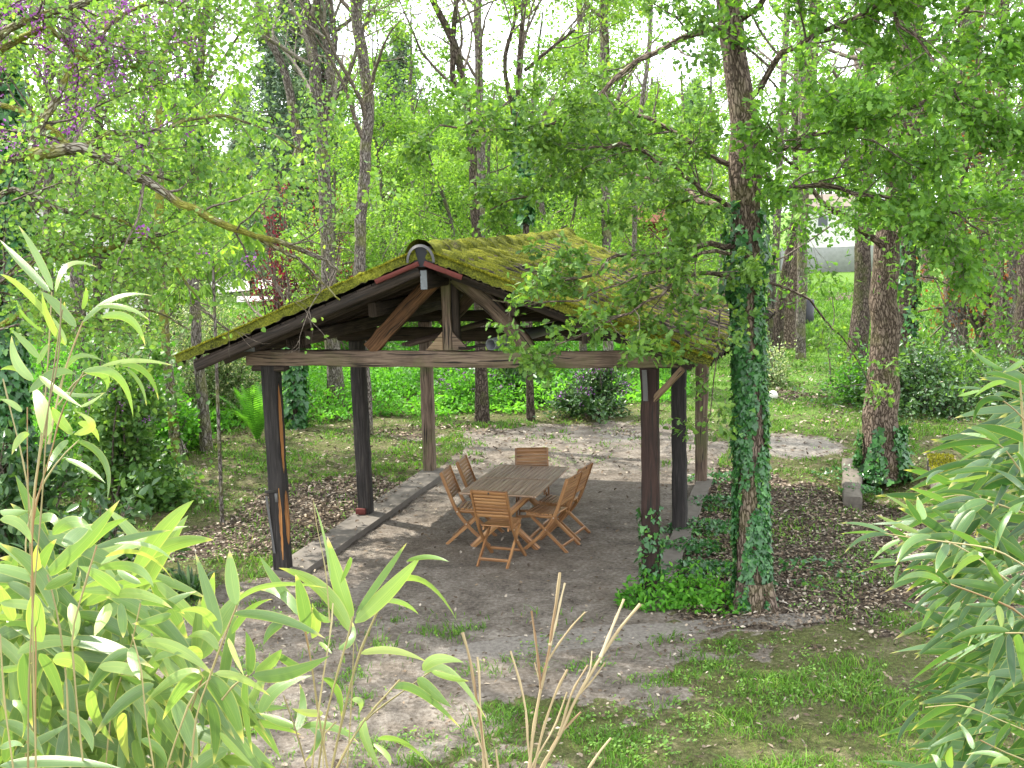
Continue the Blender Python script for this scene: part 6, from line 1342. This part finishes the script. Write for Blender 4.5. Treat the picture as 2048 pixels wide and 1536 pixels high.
L5 = [((330, 1215), (180, 1140), (0, 1125), 34), ((300, 1200), (160, 1180), (0, 1190), 22), ((290, 1195), (150, 1210), (25, 1310), 34), ((430, 1250), (360, 1190), (270, 1140), 44), ((370, 1230), (280, 1270), (195, 1355), 40), ((480, 1180), (360, 1135), (220, 1070), 42), ((380, 1120), (290, 1125), (180, 1130), 24),
      ((350, 1310), (290, 1290), (240, 1275), 26), ((340, 1350), (260, 1355), (180, 1365), 32), ((350, 1370), (240, 1390), (110, 1430), 34), ((370, 1385), (350, 1440), (335, 1500), 44), ((560, 1205), (430, 1240), (345, 1385), 60), ((640, 1250), (560, 1120), (425, 1030), 46), ((500, 1120), (440, 1030), (390, 965), 46),
      ((520, 1100), (490, 1030), (475, 960), 60), ((660, 1110), (600, 1060), (525, 1020), 34), ((430, 1040), (350, 990), (275, 950), 36), ((660, 1000), (550, 950), (425, 910), 44), ((860, 1300), (790, 1220), (640, 1155), 50), ((560, 1200), (490, 1200), (385, 1185), 40), ((670, 1255), (620, 1330), (590, 1430), 66),
      ((900, 990), (800, 1010), (700, 1085), 60), ((830, 970), (700, 980), (560, 1040), 40), ((860, 970), (720, 930), (580, 950), 36), ((640, 800), (560, 830), (530, 890), 26), ((940, 790), (780, 800), (640, 830), 44), ((900, 830), (760, 860), (650, 870), 34), ((1050, 1040), (980, 1150), (945, 1320), 78), ((960, 650), (850, 680), (730, 750), 40),
      ((980, 640), (880, 560), (780, 540), 44), ((900, 600), (830, 580), (740, 575), 30), ((1040, 660), (940, 720), (900, 840), 46), ((1010, 370), (880, 380), (815, 520), 46), ((1020, 260), (920, 280), (820, 355), 40), ((1000, 180), (920, 150), (800, 50), 44), ((1130, 250), (1060, 200), (870, 160), 60), ((1130, 130), (1080, 160), (1000, 200), 44),
      ((870, 300), (790, 290), (720, 295), 26), ((860, 310), (780, 330), (720, 345), 28), ((950, 360), (1000, 330), (1130, 380), 34), ((1130, 920), (1060, 850), (940, 790), 46), ((1060, 1050), (1080, 1030), (1130, 990), 60), ((1130, 820), (1100, 720), (1060, 700), 60), ((880, 1330), (780, 1340), (690, 1470), 66), ((870, 1320), (760, 1300), (690, 1400), 40)]
L6 = [((780, 250), (620, 130), (440, 150), 56), ((720, 230), (560, 170), (385, 235), 52), ((680, 240), (570, 280), (450, 380), 36), ((730, 260), (610, 330), (485, 480), 44), ((740, 320), (650, 340), (540, 390), 34), ((760, 330), (650, 420), (570, 565), 56), ((850, 370), (780, 440), (700, 545), 56), ((915, 395), (870, 450), (825, 555), 50),
      ((1190, 570), (950, 570), (740, 675), 66), ((1150, 590), (980, 660), (800, 790), 52), ((1150, 600), (1090, 720), (1040, 890), 66), ((1190, 590), (1210, 770), (1225, 970), 76), ((1240, 600), (1270, 700), (1296, 930), 70), ((1110, 400), (1000, 500), (900, 680), 40), ((1110, 390), (1130, 470), (1135, 560), 56), ((1180, 420), (1200, 480), (1215, 560), 60),
      ((1090, 390), (990, 385), (880, 385), 36), ((800, 420), (750, 480), (700, 540), 48), ((520, 1050), (400, 1060), (270, 1130), 38), ((510, 1060), (440, 1110), (385, 1210), 38), ((555, 1130), (450, 1250), (400, 1380), 40), ((560, 1080), (500, 1130), (480, 1200), 30), ((940, 1060), (830, 1030), (700, 1045), 30), ((1090, 380), (1130, 300), (1296, 140), 60),
      ((1160, 390), (1210, 300), (1296, 190), 60), ((1190, 1490), (1060, 1430), (890, 1440), 44), ((940, 1400), (900, 1310), (830, 1210), 50), ((790, 1536), (770, 1460), (790, 1380), 60), ((1200, 1490), (1120, 1480), (1060, 1536), 60), ((1150, 270), (1080, 150), (1010, 40), 60), ((1000, 50), (880, 90), (780, 210), 60), ((990, 30), (900, 30), (790, 100), 50),
      ((950, 1080), (900, 1140), (840, 1230), 36), ((1190, 1180), (1060, 1190), (940, 1300), 50), ((1200, 1220), (1130, 1300), (1090, 1400), 44), ((1090, 880), (1060, 940), (1060, 1000), 46), ((700, 1536), (680, 1470), (640, 1440), 46)]
Ls = tr(L5, z5, .3257, 2.7, .2)+tr(L6, z6, .284, 2.7, .2)
for i in range(470):       # shaded inner foliage of the right clump
    yy = RB_.uniform(760, 1600); lim = np.interp(yy, [760, 900, 1000, 1100, 1250, 1400, 1536], [2040, 1960, 1890, 1870, 1900, 1900, 1880])
    x = lim+20+abs(RB_.normal(0, 100))*1.2; d = 2.85+RB_.uniform(0, .7); a = RB_.normal(.45, .5); L = RB_.uniform(95, 175)
    b = W(x, yy, d); t = W(x-cos(a)*L*(1 if RB_.random() < .8 else -1), yy+sin(a)*L, d+RB_.uniform(-.15, .15)); c = (b+t)/2+np.array([0, 0, .025]); Ls.append((b, c, t, RB_.uniform(14, 24)*d/CF, RB_.uniform(0, .55), 0))
assign(cpsR, Ls, 'bam2', rootR)
# ---- bare dry canes, bottom centre
DC = [[(968, 1536), (962, 1450), (953, 1400), (938, 1310), (925, 1265)], [(975, 1536), (961, 1430), (958, 1343), (955, 1314)], [(973, 1522), (950, 1460), (939, 1425)], [(997, 1540), (992, 1498)],
      [(1059, 1536), (1067, 1460), (1081, 1381), (1099, 1299), (1106, 1246), (1113, 1202), (1120, 1145)], [(1100, 1290), (1113, 1240), (1122, 1197), (1130, 1166)], [(1096, 1320), (1128, 1273), (1152, 1243), (1171, 1224)], [(1082, 1377), (1074, 1302), (1063, 1222)],
      [(1080, 1364), (1073, 1340), (1069, 1325)], [(1062, 1536), (1056, 1490), (1052, 1422), (1042, 1372), (1021, 1302)], [(1068, 1536), (1093, 1437), (1119, 1369), (1135, 1339)], [(1069, 1522), (1110, 1451), (1134, 1384)],
      [(1083, 1536), (1119, 1472), (1146, 1410), (1169, 1369), (1204, 1311), (1239, 1258), (1281, 1208)], [(1201, 1314), (1222, 1261), (1248, 1198)], [(1118, 1470), (1124, 1451), (1146, 1381), (1176, 1330)], [(1160, 1387), (1184, 1361), (1210, 1325)], [(1169, 1369), (1181, 1334), (1184, 1302)],
      [(1088, 1536), (1110, 1481), (1162, 1424)], [(1172, 1545), (1210, 1490), (1222, 1476)]]
WD = [9, 7, 6, 6, 10, 6, 5, 6, 4, 7, 8, 6, 10, 7, 6, 5, 4, 7, 8]
b = extend(px_path(DC[4], 2.6), 2.6)[0]; dry = empty('dry_bamboo_canes', (b[0], b[1], 0), 'cluster of leafless straw-coloured bamboo canes at the bottom centre', 'bamboo')
for q, wv in zip(DC, WD):
    d = 2.6; P = px_path(q, d)
    if q[0][1] > 1500: P = extend(P, d)
    m = M(); cane_tube(m, P, wv*d/CF/2*.9, wv*.55*d/CF/2, .10); c = m.build('cane', MT['drycane'], dry)
